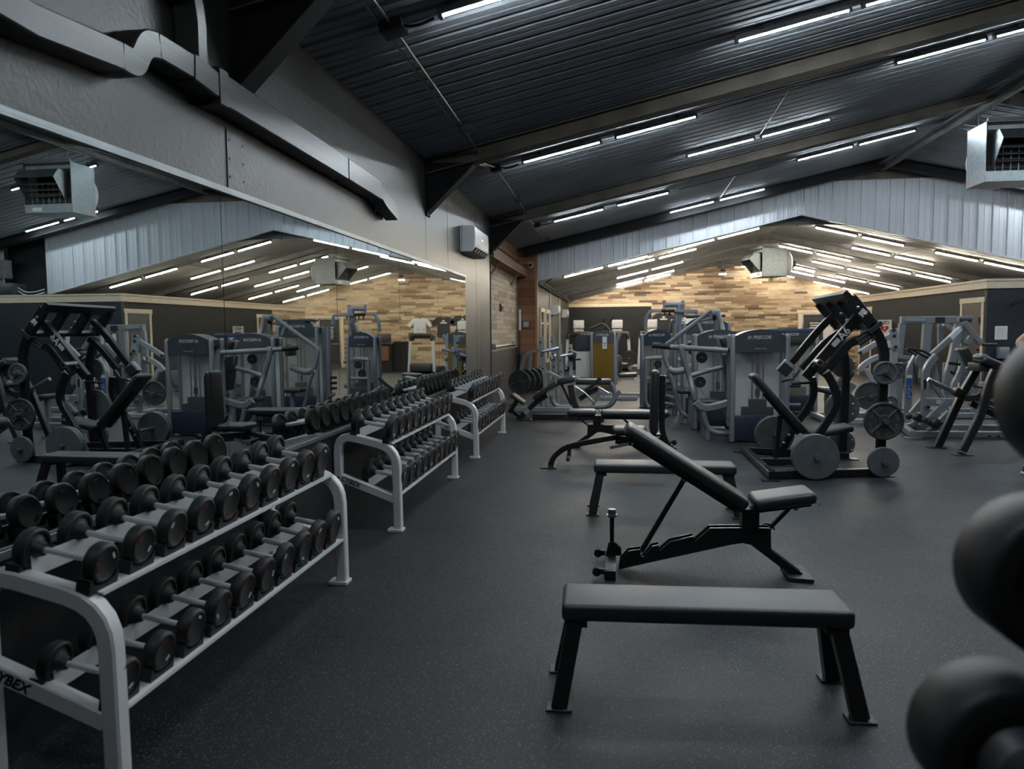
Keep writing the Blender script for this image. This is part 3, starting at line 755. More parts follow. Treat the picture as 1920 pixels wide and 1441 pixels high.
# cedar ledge, brackets, small wall fittings of the planked recess
t = thing('cedar_ledge', 'long boxed cedar ledge high on the planked wall', 'ledge', (-2.16, 15, 2.8))
b = B(); b.ext((-2.28, 12.72, 2.755), (-2.05, 17.58, 2.775)); b.ext((-2.07, 12.72, 2.755), (-2.045, 17.58, 2.935)); mesh_obj('ledge_box', b, m_cedar_beam, t)
for y in (13.6, 16.4):
    b = B(); b.rt([(-2.27, y, 2.50), (-2.09, y, 2.76)], 0.05, 0.03); mesh_obj('brace', b, m_cedar_beam, t)
b = B(); b.ext((-2.28, 12.72, 3.12), (-2.24, 17.58, 3.34)); o = mesh_obj('cedar_board', b, m_cedar_beam); tag(o, 'cedar board above the ledge, under the roof', 'board')
t = thing('fire_alarm', 'red fire alarm horn with strobe on the pale planked wall', 'alarm', (-2.28, 14.9, 1.96))
b = B(); b.rbox((-2.255, 14.9, 1.96), (0.05, 0.20, 0.15), 0.01, 2); mesh_obj('horn_box', b, m_red_plastic, t)
b = B(); b.rbox((-2.22, 14.97, 1.96), (0.03, 0.07, 0.06), 0.008, 2); mesh_obj('strobe', b, m_white_print, t)
b = B(); b.cyl((-2.23, 14.84, 1.96), (-2.222, 14.84, 1.96), 0.035); mesh_obj('grille', b, m_dark_slot, t)
t = thing('dome_camera', 'small white dome security camera on the cedar column', 'camera', (-1.95, 17.58, 3.03))
b = B(); b.lathe((-1.95, 17.60, 3.03), (-1.95, 17.4, 3.03), [(0, 0.065), (0.05, 0.065), (0.06, 0.05)]); mesh_obj('housing', b, m_ac, t)
b = B(); b.lathe((-1.95, 17.545, 3.03), (-1.95, 17.4, 3.03), [(0, 0.048), (0.03, 0.04), (0.05, 0.02), (0.055, 0.0)]); mesh_obj('dome', b, m_dark_slot, t)
t = thing('thermostat', 'square pale thermostat cover on the cedar column', 'thermostat', (-2.07, 17.58, 1.63))
b = B(); b.rbox((-2.075, 17.58, 1.635), (0.13, 0.04, 0.13), 0.008, 2); mesh_obj('cover', b, m_grey_print, t)
b = B(); b.ext((-2.105, 17.555, 1.61), (-2.045, 17.56, 1.66)); mesh_obj('screen', b, m_alu, t)
t = thing('foam_pole', 'tall thin pole with a dark foam sleeve leaning in the corner by the cedar column', 'pole', (-2.19, 17.35, 0))
b = B(); b.tube([(-2.2, 17.4, 0), (-2.2, 17.4, 1.95)], 0.02, 10); mesh_obj('shaft', b, m_dark_coat, t)
b = B(); b.cyl((-2.2, 17.4, 1.50), (-2.2, 17.4, 1.98), 0.03); mesh_obj('white_tip', b, m_ac, t)
b = B(); b.cyl((-2.2, 17.4, 0.50), (-2.2, 17.4, 0.95), 0.042); mesh_obj('foam_sleeve', b, m_rubber, t)
t = thing('wall_rail', 'short pale rail on grey blocks above the dark wainscot', 'rail', (-2.2, 15.3, 1.15))
b = B(); b.tube([(-2.22, 13.9, 1.19), (-2.22, 16.7, 1.19)], 0.018, 10); mesh_obj('bar', b, m_steel, t)
for y in (13.9, 16.7):
    b = B(); b.rbox((-2.245, y, 1.19), (0.07, 0.10, 0.11), 0.008, 2); mesh_obj('block', b, m_silver, t)

# ================================================================ UNIT HEATERS, FAN
def heater(x0, x1, y0, y1, z0, z1, label, zroof):
    t = thing('unit_heater', label, 'heater', ((x0 + x1) / 2, (y0 + y1) / 2, (z0 + z1) / 2), 'hanging unit heaters')
    W, H, D = x1 - x0, z1 - z0, y1 - y0
    b = B(); b.ext((x0, y0, z0), (x0 + 0.012, y1, z1)); mesh_obj('side_panel', b, m_galv, t, bevel=0.004)
    b = B(); b.ext((x1 - 0.012, y0, z0), (x1, y1, z1)); mesh_obj('side_panel', b, m_galv, t, bevel=0.004)
    b = B(); b.ext((x0, y0 + 0.02, z1 - 0.012), (x1, y1, z1 - 0.001)); mesh_obj('top_panel', b, m_galv, t)
    b = B(); b.ext((x0, y0, z0 + 0.001), (x1, y1, z0 + 0.02)); b.ext((x0 + 0.01, y0 - 0.002, z0), (x1 - 0.01, y0 + 0.02, z0 + 0.17 * H)); mesh_obj('cabinet', b, m_galv, t)
    b = B(); b.ext((x0 + 0.03, y0 + 0.02, z0 + 0.86 * H), (x1 - 0.03, y0 + 0.04, z0 + 0.93 * H)); mesh_obj('header_strip', b, m_galv, t)
    b = B(); b.ext((x0 + 0.012, y0 + 0.06, z0 + 0.15 * H), (x1 - 0.012, y1 - 0.02, z1 - 0.015)); mesh_obj('heat_core', b, m_dark_slot, t)
    hx0, hx1 = x0 + 0.09, x1 - 0.09
    zt, zb = z0 + 0.80 * H, z0 + 0.18 * H
    b = B()
    for x in (hx0, hx1):
        b.prism([(x, y0, zt), (x, y0 - 0.20, zt), (x, y0 - 0.33, zt - 0.16), (x, y0 - 0.02, zb)], (0.008 if x == hx0 else -0.008, 0, 0))
    b.prism([(hx0, y0 - 0.20, zt), (hx1, y0 - 0.20, zt), (hx1, y0, zt), (hx0, y0, zt)], (0, 0, 0.008))
    b.prism([(hx0, y0 - 0.33, zt - 0.16), (hx1, y0 - 0.33, zt - 0.16), (hx1, y0 - 0.20, zt), (hx0, y0 - 0.20, zt)], (0, -0.006, 0.006))
    mesh_obj('outlet_hood', b, m_galv, t)
    b = B()
    for k in range(3): b.box(((x0 + x1) / 2, y0 - 0.03 - 0.05 * k, zb + 0.14 + 0.10 * k), (hx1 - hx0 - 0.03, 0.10, 0.012), R=rot('X', 25))
    mesh_obj('louvre', b, m_galv_dark, t)
    b = B()
    for k in range(7): b.cyl((hx0 + 0.06 + k * (hx1 - hx0 - 0.12) / 6, y0 + 0.02, zb), (hx0 + 0.06 + k * (hx1 - hx0 - 0.12) / 6, y0 + 0.02, zt - 0.2), 0.006, seg=6)
    for k in range(4): b.cyl((hx0 + 0.02, y0 + 0.02, zb + 0.04 + 0.07 * k), (hx1 - 0.02, y0 + 0.02, zb + 0.04 + 0.07 * k), 0.006, seg=6)
    mesh_obj('outlet_grid', b, m_galv, t)
    xc, zc_ = (x0 + x1) / 2, (z0 + z1) / 2 - 0.02
    b = B(); b.lathe((xc, y1, zc_), (xc, y1 + 1, zc_), [(0, 0.47 * H), (0.16, 0.47 * H), (0.22, 0.40 * H), (0.26, 0.26 * H), (0.27, 0.0)]); mesh_obj('fan_shroud', b, m_ac, t)
    b = B(); b.cyl((xc, y1 + 0.25, zc_), (xc, y1 + 0.40, zc_), 0.13 * H); mesh_obj('fan_motor', b, m_dark_coat, t)
    b = B(); b.tube([(x0 + 0.1, y1 + 0.02, z0 + 0.1), (x0 + 0.05, y1 + 0.14, z0 + 0.0), (x0 + 0.12, y1 + 0.05, z0 - 0.05)], 0.008, 6, fil=0.05); mesh_obj('cable', b, m_ac, t)
    b = B(); b.ext((x0 - 0.001, y1 - 0.14, z0 + 0.05), (x0 + 0.002, y1 - 0.07, z0 + 0.11)); mesh_obj('orange_label', b, m_orange, t)
    b = B(); b.ext((x1 - 0.36, y0 - 0.005, z0 + 0.03), (x1 - 0.16, y0 - 0.002, z0 + 0.10)); mesh_obj('maker_plate', b, m_paper, t)
    for x in (x0 + 0.12, x1 - 0.12):
        for y in (y0 + 0.1, y1 - 0.1):
            b = B(); b.cyl((x, y, z1 - 0.01), (x, y, zroof(x) + 0.0), 0.006, seg=6); mesh_obj('hanger_rod', b, m_steel, t)
    b = B(); b.ext((x0 + 0.02, y0, z1), (x1 - 0.02, y0 + 0.05, z1 + 0.05)); mesh_obj('hanger_bar', b, m_galv_dark, t)
    return t
heater(5.76, 6.74, 12.72, 13.36, 3.76, 4.69, 'galvanised unit heater hanging under the ridge of the main hall, hood towards camera', roof_z)
hh = heater(3.90, 4.74, 21.55, 22.25, 2.93, 3.72, 'galvanised unit heater hanging in the annex under the ridge', lambda x: 4.02)
hh.rotation_euler = (0, 0, math.radians(-78))
b = B(); b.ext((4.30, 21.68, 2.78), (4.42, 21.70, 2.93)); o = mesh_obj('hanging_tag', b, M('yellow_tag', (0.5, 0.5, 0.2), 0.5)); tag(o, 'small yellow tag hanging below the annex unit heater', 'tag')

t = thing('ceiling_fan', 'small pale ceiling fan before the far pallet-wood gable', 'fan', (3.93, 28, 3.6))
b = B(); b.cyl((3.93, 28, 3.64), (3.93, 28, annex_z(3.93) + 0.01), 0.015, seg=8); mesh_obj('down_rod', b, m_galv_dark, t)
b = B(); b.lathe((3.93, 28, 3.50), (3.93, 28, 4), [(0, 0.05), (0.03, 0.11), (0.10, 0.12), (0.16, 0.04)]); mesh_obj('motor', b, m_dark_coat, t)
for k in range(5):
    a = 2 * PI * k / 5 + 0.3
    b = B(); d = V((math.cos(a), math.sin(a), 0)); b.rt([V((3.93, 28, 3.545)) + d * 0.1, V((3.93, 28, 3.52)) + d * 0.68], 0.008, 0.12, n=(0, 0, 1)); mesh_obj('blade', b, m_light_silver, t)
b = B()
for k in range(4): b.lathe((3.93 + 0.07 * (k - 1.5), 28, 3.45), (3.93 + 0.07 * (k - 1.5), 28, 4), [(0, 0.0), (0.005, 0.022), (0.04, 0.022)], seg=10)
mesh_obj('light_cup', b, emit('fan_lamp', (1, 0.9, 0.75), 12), t)

# loft equipment above the partition (seen in the mirrors)
t = thing('loft_duct_unit', 'long grey duct unit lying on the partition roof', 'duct unit', (12.0, 17.3, 2.42))
b = B(); b.rbox((12.2, 17.35, 2.66), (2.4, 0.5, 0.30), 0.02, 2); mesh_obj('cabinet', b, m_dark_coat, t)
b = B(); b.ext((11.0, 17.2, 2.42), (11.05, 17.5, 2.52)); b.ext((13.3, 17.2, 2.42), (13.35, 17.5, 2.52)); mesh_obj('foot', b, m_black_coat, t)
for z in (2.62, 2.54):
    b = B(); b.tube([(11.0, 17.3, z + 0.08), (10.85, 17.35, z - 0.04), (10.65, 17.45, z - 0.03), (10.5, 17.6, z + 0.05)], 0.013, 8, fil=0.15); mesh_obj('hose', b, m_ac, t)
t = thing('disconnect_box', 'grey electrical box on a steel mast above the loft unit', 'electrical box', (11.7, 17.5, 2.8))
b = B(); b.rbox((11.7, 17.6, 3.2), (0.42, 0.2, 0.48), 0.01, 2); mesh_obj('box', b, m_beam_grey, t)
b = B(); b.cyl((11.62, 17.55, 2.8), (11.62, 17.55, 3.0), 0.03); mesh_obj('mast', b, m_conduit, t)
for i, x in enumerate((12.3, 12.75)):
    b = B(); b.tube([(x, 17.6, 2.8), (x, 17.6, roof_z(x) - 0.02)], 0.025, 8); o = mesh_obj('loft_pipe', b, m_conduit); tag(o, 'upright pipe rising from the loft unit, %s of two' % ('left', 'right')[i], 'pipe', 'upright loft pipes')

# signs and notices
def text_plane(p, right, up): return frame4(p, right, up)
t = thing('defibrillator_sign', 'white projecting sign reading AED with a red heart on the dark partition', 'sign', (7.5, 21.93, 1.47))
b = B(); b.ext((7.31, 21.93, 1.26), (7.665, 21.945, 1.70)); mesh_obj('board', b, m_paper, t)
for sgn in (-1, 1):
    yy = 21.93 if sgn < 0 else 21.945
    text('lettering', 'AED', 0.125, m_black_print, t, frame4((7.48, yy + sgn * 0.001, 1.62), (-sgn, 0, 0), (0, 0, 1)), extrude=0.001, bold=0.003)
    b = B(); pts = []
    for k in range(24):
        a = 2 * PI * k / 24; hx = 16 * math.sin(a) ** 3 / 17; hz = (13 * math.cos(a) - 5 * math.cos(2 * a) - 2 * math.cos(3 * a) - math.cos(4 * a)) / 17
        pts.append((7.48 + hx * 0.115, yy, 1.455 + hz * 0.115))
    b.prism(pts, (0, sgn * 0.002, 0)); mesh_obj('heart', b, m_red_bright, t)
    b = B(); b.prism([(7.48 + x, yy + sgn * 0.002, 1.46 + z) for x, z in ((0.016, 0.06), (-0.03, 0.0), (-0.004, 0.0), (-0.016, -0.06), (0.03, 0.010), (0.006, 0.010))], (0, sgn * 0.002, 0)); mesh_obj('bolt_mark', b, m_white_print, t)
b = B(); b.rbox((7.56, 21.93, 1.08), (0.19, 0.42, 0.32), 0.02, 2); o = mesh_obj('defibrillator_case', b, m_paper); tag(o, 'white defibrillator case on the wall below the AED sign', 'case')
t = thing('wall_notice', 'white printed notice on the charcoal partition front', 'notice', (8.0, 16.64, 1.4))
b = B(); b.ext((7.84, 16.635, 1.22), (8.08, 16.648, 1.50)); mesh_obj('sheet', b, m_paper, t)
b = B()
for k in range(4): b.ext((7.88, 16.632, 1.45 - 0.055 * k), (8.04 - 0.03 * (k % 2), 16.635, 1.465 - 0.055 * k))
mesh_obj('print', b, m_grey_print, t)
b = B(); b.cyl((7.95, 16.5, 0.42), (7.95, 16.5, 0.0), 0.12); b.cyl((7.95, 16.5, 0.42), (7.95, 16.5, 0.46), 0.13); o = mesh_obj('waste_bin', b, m_silver); tag(o, 'round grey bin by the charcoal partition under the notice', 'bin')
t = thing('wipe_dispenser', 'small clear wipe dispenser on the charcoal partition below the notice', 'dispenser', (7.97, 16.55, 0.95))
b = B(); b.rbox((7.97, 16.56, 0.95), (0.2, 0.16, 0.24), 0.02, 2); mesh_obj('body', b, m_silver_blue, t)
b = B(); b.cyl((7.97, 16.56, 1.07), (7.97, 16.56, 1.09), 0.05); mesh_obj('lid', b, m_dark_coat, t)
t = thing('partition_hook', 'black hook bar high on the charcoal partition front', 'hook', (8.4, 16.6, 2.1))
b = B(); b.rt([(8.069, 16.450, 1.943), (8.423, 16.450, 2.122)], 0.06, 0.05); b.rt([[(8.374, 16.450, 2.090)][0], (8.62, 16.66, 2.1)], 0.04, 0.04, n=(0, 0, 1)); mesh_obj('arm', b, m_black_coat, t)
t = thing('door_notice', 'dark notice panel with white lines of text on the left glass of the entrance', 'notice', (7.6, 29.95, 1.4))
b = B(); b.ext((7.42, 29.955, 1.1), (7.9, 29.965, 1.75)); mesh_obj('panel', b, m_dark_slot, t)
b = B()
for k in range(6): b.ext((7.48 + 0.03 * (k % 2), 29.95, 1.66 - 0.09 * k), (7.84 - 0.03 * (k % 2), 29.954, 1.70 - 0.09 * k))
mesh_obj('print', b, m_white_print, t)
t = thing('flip_chart', 'white board on a stand beside the glazed entrance', 'board', (8.3, 29.0, 0))
b = B(); b.box((8.05, 29.0, 1.15), (0.62, 0.02, 0.75), R=rot('X', -8)); mesh_obj('sheet', b, m_paper, t)
for x in (7.8, 8.3):
    b = B(); b.tube([(x, 28.98, 0), (x, 29.03, 0.9)], 0.015, 8); mesh_obj('leg', b, m_black_coat, t)

# ================================================================ DUMBBELL RACKS AND DUMBBELLS
def dumbbell_proto():
    t = thing('dumbbell', 'x', 'dumbbell', (0, 0, 0))
    R = 0.08
    for sgn in (-1, 1):
        x = sgn * 0.098
        b = B()
        b.lathe((x, 0, 0), (x + sgn, 0, 0), [(-0.022, 0.0), (-0.022, 0.024), (0.007, 0.038), (0.0075, 0.0385), (0.012, R - 0.019), (0.005, R - 0.016), (0.005, R - 0.006), (0.011, R), (0.040, R), (0.048, R - 0.006), (0.0505, R - 0.014), (0.0485, R - 0.017), (0.0485, 0.0)], 32)
        mesh_obj('head', b, m_urethane, t)
        b = B(); b.bm.free(); b.bm = bmesh.new()
        for k in range(6):
            a = PI * 0.33 + k * 0.105
            b.box((x + sgn * 0.0490, 0.048 * math.cos(a), 0.048 * math.sin(a)), (0.0012, 0.007, 0.013), R=Matrix.Rotation(a - PI / 2, 3, 'X'))
        mesh_obj('red_marking', b, m_red, t)
        b = B(); b.box((x + sgn * 0.0490, 0.0, -0.046), (0.0012, 0.026, 0.012)); mesh_obj('weight_number', b, m_white_print, t)
    b = B(); b.lathe((-0.085, 0, 0), (1, 0, 0), [(0, 0.0125), (0.05, 0.0128), (0.085, 0.0138), (0.12, 0.0128), (0.17, 0.0125)], 14); mesh_obj('handle', b, m_handle, t)
    KIDS[t.name] = [(c, []) for c in children(t)]
    return t
db0 = dumbbell_proto(); db_used = []
def place_db(x, y, z, tilt, r, spin, label, group):
    s = r / 0.08
    eul = Euler((spin, 0, 0)).to_matrix()
    m = Matrix.Rotation(math.radians(tilt), 3, 'Y') @ eul
    e = m.to_euler()
    if not db_used:
        db_used.append(1); db0.location = (x, y, z); db0.rotation_euler = e; db0.scale = (1.0 if s < 1 else 0.5 + 0.5 * s, s, s); db0['label'] = label; db0['group'] = group
    else:
        dup(db0, (x, y, z), label=label, group=group, eul=e, scale=(1.0 if s < 1 else 0.5 + 0.5 * s, s, s))

TILT = 9.5
def end_frame(y, t, logo=True):
    b = B()
    pts = [(-2.062, y, 0.02), (-2.062, y, 0.735), (-1.61, y, 0.625), (-1.605, y, 0.02)]
    b.rt([V(p) for p in pts], 0.062, 0.062, n=(0, 1, 0), fil=0.14, cr=0.12)
    mesh_obj('end_frame', b, m_white_coat, t)
    b = B(); b.rt([(-2.04, y, 0.40), (-1.63, y, 0.245)], 0.055, 0.062, n=(0, 1, 0), cr=0.1); mesh_obj('crossbar', b, m_white_coat, t)
    b = B(); b.ext((-2.09, y - 0.04, 0.0), (-2.02, y + 0.04, 0.02)); mesh_obj('foot_plate', b, m_white_coat, t, bevel=0.003)
    b = B(); b.ext((-1.68, y - 0.045, 0.0), (-1.565, y + 0.045, 0.02)); mesh_obj('foot_plate', b, m_white_coat, t, bevel=0.003)
def rack(y0, y1, which, tiers):
    t = thing('dumbbell_rack', 'white two-tier dumbbell rack under the mirrors, %s' % which, 'rack', (-1.85, (y0 + y1) / 2, 0), 'white dumbbell racks')
    end_frame(y0, t); end_frame(y1, t)
    text('maker_lettering', 'CYBEX', 0.05, m_black_print, t, frame4((-1.965, y0 - 0.0295, 0.372), (0.41, 0, -0.155), (0, 0, 1)), extrude=0.0008, shear=0.25, bold=0.0008)
    b = B(); b.box((-2.058, y0 - 0.0318, 0.405), (0.03, 0.0015, 0.012), R=rot('Y', 20.7)); mesh_obj('maker_dash', b, m_black_print, t)
    for nm_, zf, xf in (('upper', 0.668, -1.68), ('lower', 0.283, -1.62)):
        a = rot('Y', TILT)
        b = B()
        b.box((xf - 0.005, (y0 + y1) / 2, zf), (0.085, y1 - y0 - 0.03, 0.005), R=a)
        b.ext((xf + 0.034, y0 + 0.02, zf - 0.016), (xf + 0.038, y1 - 0.02, zf - 0.004))
        mesh_obj('front_rail', b, m_white_coat, t)
        b = B(); xb = xf - 0.25
        b.box((xb - 0.01, (y0 + y1) / 2, zf + 0.042), (0.085, y1 - y0 - 0.03, 0.005), R=a)
        b.ext((xb + 0.031, y0 + 0.02, zf + 0.035), (xb + 0.036, y1 - 0.02, zf + 0.105))
        mesh_obj('back_rail', b, m_white_coat, t)
    for nm_, zf, xf in (('upper', 0.668, -1.68), ('lower', 0.283, -1.62)):
        n = 10
        for k in range(n):
            y = tiers[nm_][0] + k * (tiers[nm_][1] - tiers[nm_][0]) / (n - 1)
            r = tiers['r'][0] + k * (tiers['r'][1] - tiers['r'][0]) / (n - 1)
            for xs, zs in ((xf, zf), (xf - 0.25, zf + 0.042)):
                b = B(); c = 0.068 if r < 0.075 else 0.08
                pts = [(-c, 0.0), (c, 0.0), (c, 0.05), (0.062, 0.052)] + [(0.062 * math.cos(q), 0.052 - 0.036 * math.sin(q)) for q in (PI * 0.2, PI * 0.35, PI * 0.5, PI * 0.65, PI * 0.8)] + [(-0.062, 0.052), (-c, 0.05)]
                a = rot('Y', TILT)
                b.prism([V((xs - 0.03, y, zs + 0.003)) + a @ V((0, p, q)) for p, q in pts], a @ V((0.05, 0, 0)))
                mesh_obj('saddle', b, m_rubber, t, smooth=25)
            xc, zc_ = xf - 0.125, zf + 0.021
            ctr = V((xc, y, zc_)) + rot('Y', TILT) @ V((0, 0, 0.021 + r))
            place_db(ctr.x, y, ctr.z, TILT, r, random.uniform(0, 2 * PI),
                     'round black dumbbell, %s from the near end of the %s shelf, %s' % (ordinal(k), nm_, which), 'round black dumbbells on the white racks')
    return t
rack(2.13, 4.16, 'rack nearest the camera', {'upper': (2.175, 3.965), 'lower': (2.175, 3.97), 'r': (0.066, 0.094)})
rack(5.32, 7.32, 'middle rack', {'upper': (5.37, 7.22), 'lower': (5.42, 7.24), 'r': (0.094, 0.102)})
rack(8.52, 10.66, 'farthest rack', {'upper': (8.6, 10.56), 'lower': (8.6, 10.56), 'r': (0.100, 0.106)})

# ================================================================ BENCHES
def pad_b(b, L, W, T, r, R, c, taper=None):
    b.rbox(c, (L, W, T), r, 5, R=R, taper=taper); return b

def flat_bench(loc, rz, label):
    t = thing('flat_bench', label, 'bench', (0, 0, 0), 'flat black benches')
    b = B(); b.rbox((0, 0, 0.374), (1.13, 0.265, 0.072), 0.02, 4); mesh_obj('pad', b, m_vinyl_grey, t)
    b = B(); b.ext((-0.53, -0.03, 0.32), (0.53, 0.03, 0.34)); mesh_obj('under_beam', b, m_black_coat, t)
    for sx in (-1, 1):
        b = B(); b.rbox((sx * 0.505, 0, 0.325), (0.085, 0.23, 0.032), 0.004, 2); mesh_obj('head_plate', b, m_black_coat, t)
        for sy in (-1, 1):
            top, bot = V((sx * 0.515, sy * 0.09, 0.315)), V((sx * 0.575, sy * 0.165, 0.008))
            b = B(); b.rt([top, bot], 0.058, 0.062, n=(0, 1, 0), cr=0.08); lg = mesh_obj('leg', b, m_black_coat, t)
            b = B(); b.rbox((sx * 0.575, sy * 0.165, 0.005), (0.105, 0.075, 0.010), 0.002, 1); mesh_obj('foot_plate', b, m_dark_coat, lg)
    return t
fb = flat_bench(None, 0, 'flat black bench nearest the camera, in front of the inclined bench')
KIDS[fb.name] = [(c, [g for g in children(c)]) for c in children(fb)]
dup(fb, (0.405, 6.12, 0), rotz=math.radians(0.5), label='flat black bench half hidden behind the inclined adjustable bench')
fb.location = (0.355, 3.03, 0); fb.rotation_euler = (0, 0, math.radians(2.2))

def swell(L, W):
    def f(co):   # soft crown along the long axis, ends drop a little
        k = max(0.0, 1 - (2 * co.x / L) ** 2)
        if co.z > 0: co.z += 0.012 * k * (1 - (2 * co.y / W) ** 2 * 0.6)
        return co
    return f
RAIL = [(p[0] - 0.81, p[2]) for p in [(0.041, 4.600, 0.066), (0.094, 4.600, 0.130), (0.164, 4.600, 0.141), (0.172, 4.600, 0.099), (0.187, 4.600, 0.095), (0.236, 4.600, 0.163), (0.274, 4.600, 0.174), (0.282, 4.600, 0.136), (0.343, 4.600, 0.195), (0.482, 4.600, 0.234), (0.493, 4.600, 0.202), (0.584, 4.600, 0.288), (0.821, 4.600, 0.297), (0.939, 4.600, 0.298), (0.943, 4.600, 0.164), (1.130, 4.600, 0.024), (1.061, 4.600, 0.013), (0.823, 4.600, 0.193), (0.775, 4.600, 0.202), (0.704, 4.600, 0.189), (0.032, 4.600, 0.012)]]
def adj_bench(loc, flip, a_back, a_seat, label):
    f = -1 if flip else 1
    t = thing('adjustable_bench', label, 'bench', (0, 0, 0), 'black adjustable benches')
    def P(x, y, z): return (f * x, y, z)
    b = B()
    for y0 in (-0.045, 0.025): b.prism([P(x, y0, max(z, 0.004)) for x, z in RAIL], (0, 0.02, 0))
    mesh_obj('notched_frame', b, m_black_coat, t)
    b = B(); b.rbox(P(-0.83, 0, 0.03), (0.07, 0.44, 0.055), 0.005, 2); mesh_obj('rear_foot', b, m_black_coat, t)
    for sy in (-1, 1):
        b = B(); b.rbox(P(-0.875, sy * 0.19, 0.045), (0.07, 0.03, 0.035), 0.008, 2); o = mesh_obj('wheel_bracket', b, m_black_coat, t)
        b = B(); b.cyl(P(-0.91, sy * 0.175, 0.042), P(-0.91, sy * 0.205, 0.042), 0.026); b.cyl(P(-0.91, sy * 0.206 - 0.0, 0.042), P(-0.91, sy * 0.21, 0.042), 0.009); mesh_obj('wheel', b, m_rubber, o)
    b = B(); b.tube([P(-0.82, 0.12, 0.05), P(-0.82, 0.12, 0.31)], 0.015, 10); ps = mesh_obj('handle_post', b, m_black_coat, t)
    b = B(); b.cyl(P(-0.82, 0.12, 0.30), P(-0.82, 0.12, 0.352), 0.026); b.cyl(P(-0.82, 0.12, 0.312), P(-0.82, 0.12, 0.318), 0.036); mesh_obj('post_cap', b, m_steel, ps)
    b = B(); b.prism([P(-0.86, 0.10, 0.055), P(-0.76, 0.10, 0.055), P(-0.76, 0.10, 0.10), P(-0.80, 0.10, 0.14), P(-0.84, 0.10, 0.14)], (0, 0.04, 0)); mesh_obj('post_bracket', b, m_black_coat, t)
    b = B(); b.prism([P(0.22, -0.12, 0.004), P(0.36, -0.14, 0.004), P(0.36, 0.14, 0.004), P(0.22, 0.12, 0.004)], (0, 0, 0.018)); mesh_obj('front_foot', b, m_dark_coat, t)
    # back pad: hinge near the origin, leaning away to -x
    R = rot('Y', f * a_back)
    hinge = V(P(-0.03, 0, 0.405))
    b = B(); b.rbox(hinge + R @ V((-f * 0.435, 0, 0.035)), (0.85, 0.27, 0.075), 0.032, 5, R=R, taper=swell(0.85, 0.27)); mesh_obj('back_pad', b, m_vinyl, t)
    b = B(); b.rbox(hinge + R @ V((-f * 0.40, 0, -0.022)), (0.74, 0.10, 0.035), 0.004, 1, R=R); b.rbox(hinge + R @ V((-f * 0.42, 0, -0.006)), (0.8, 0.24, 0.012), 0.003, 1, R=R); mesh_obj('back_support', b, m_black_coat, t)
    if a_back > 10:
        p = hinge + R @ V((-f * 0.39, 0, -0.04)); q = V(P(-0.64, 0, 0.115))
    else:
        p = hinge + R @ V((-f * 0.30, 0, -0.04)); q = V(P(-0.52, 0, 0.17))
    b = B(); b.rt([p, q], 0.03, 0.03, n=(0, 1, 0)); mesh_obj('prop_strut', b, m_black_coat, t)
    b = B(); b.cyl(p - V((0, 0.05, 0)), p + V((0, 0.05, 0)), 0.014); b.cyl(q - V((0, 0.07, 0)), q + V((0, 0.07, 0)), 0.008); mesh_obj('pivot_bolt', b, m_steel, t)
    Rs = rot('Y', -f * a_seat)
    h2 = V(P(0.02, 0, 0.405))
    b = B(); b.rbox(h2 + Rs @ V((f * 0.185, 0, 0.042)), (0.36, 0.265, 0.072), 0.032, 5, R=Rs, taper=swell(0.36, 0.265)); mesh_obj('seat_pad', b, m_vinyl, t)
    b = B(); b.rbox(h2 + Rs @ V((f * 0.18, 0, -0.0)), (0.30, 0.2, 0.014), 0.003, 1, R=Rs); b.rt([h2 + Rs @ V((f * 0.24, 0, -0.01)), V(P(0.12, 0, 0.275))], 0.03, 0.022); mesh_obj('seat_support', b, m_black_coat, t)
    b = B(); b.cyl(h2 + Rs @ V((f * 0.25, -0.05, -0.015)), h2 + Rs @ V((f * 0.25, 0.05, -0.015)), 0.018); b.cyl(h2 + Rs @ V((f * 0.36, -0.02, 0.0)), h2 + Rs @ V((f * 0.40, -0.02, -0.03)), 0.004, seg=6); mesh_obj('pull_pin', b, m_steel, t)
    b = B()
    for k in range(7):
        a0 = PI * 0.15 + k * 0.22; b.box(P(0.10 + 0.05 * math.cos(a0), -0.048, 0.275 + 0.05 * math.sin(a0)), (0.022, 0.006, 0.010), R=rot('Y', -math.degrees(a0) * f + 90))
    mesh_obj('adjuster_teeth', b, m_steel, t)
    b = B(); b.ext((min(f * -0.04, f * 0.06), -0.05, 0.28), (max(f * -0.04, f * 0.06), 0.05, 0.41)); mesh_obj('hinge_block', b, m_black_coat, t)
    t.location = loc
    return t
adj_bench((0.81, 4.60, 0), False, 32.5, 9, 'adjustable bench set to an incline, between the two flat benches')
adj_bench((-0.20, 9.45, 0), True, 0, 0, 'adjustable bench lying flat, behind the upright-backed bench')

t = thing('upright_bench', 'bench with its back pad upright and a single curved front leg', 'bench', (0.2, 8.1, 0), 'black adjustable benches')
b = B(); b.rt([(-0.69, 8.1, 0.01), (-0.66, 8.1, 0.10), (-0.545, 8.1, 0.20), (-0.35, 8.1, 0.255), (0.06, 8.1, 0.335)], 0.06, 0.058, fil=0.16); b.rt([(0.02, 8.1, 0.30), (0.60, 8.1, 0.24)], 0.06, 0.09); mesh_obj('main_tube', b, m_black_coat, t)
b = B(); b.rbox((-0.70, 8.1, 0.006), (0.17, 0.38, 0.012), 0.003, 1); mesh_obj('foot', b, m_black_coat, t)
b = B(); b.rbox((0.72, 8.1, 0.03), (0.07, 0.46, 0.06), 0.005, 1); mesh_obj('foot', b, m_black_coat, t)
b = B(); b.tube([(-0.49, 7.93, 0.10), (-0.49, 8.27, 0.10)], 0.022, 10); b.tube([(-0.49, 8.1, 0.10), (-0.48, 8.1, 0.20)], 0.02, 8); mesh_obj('foot_peg', b, m_dark_coat, t)
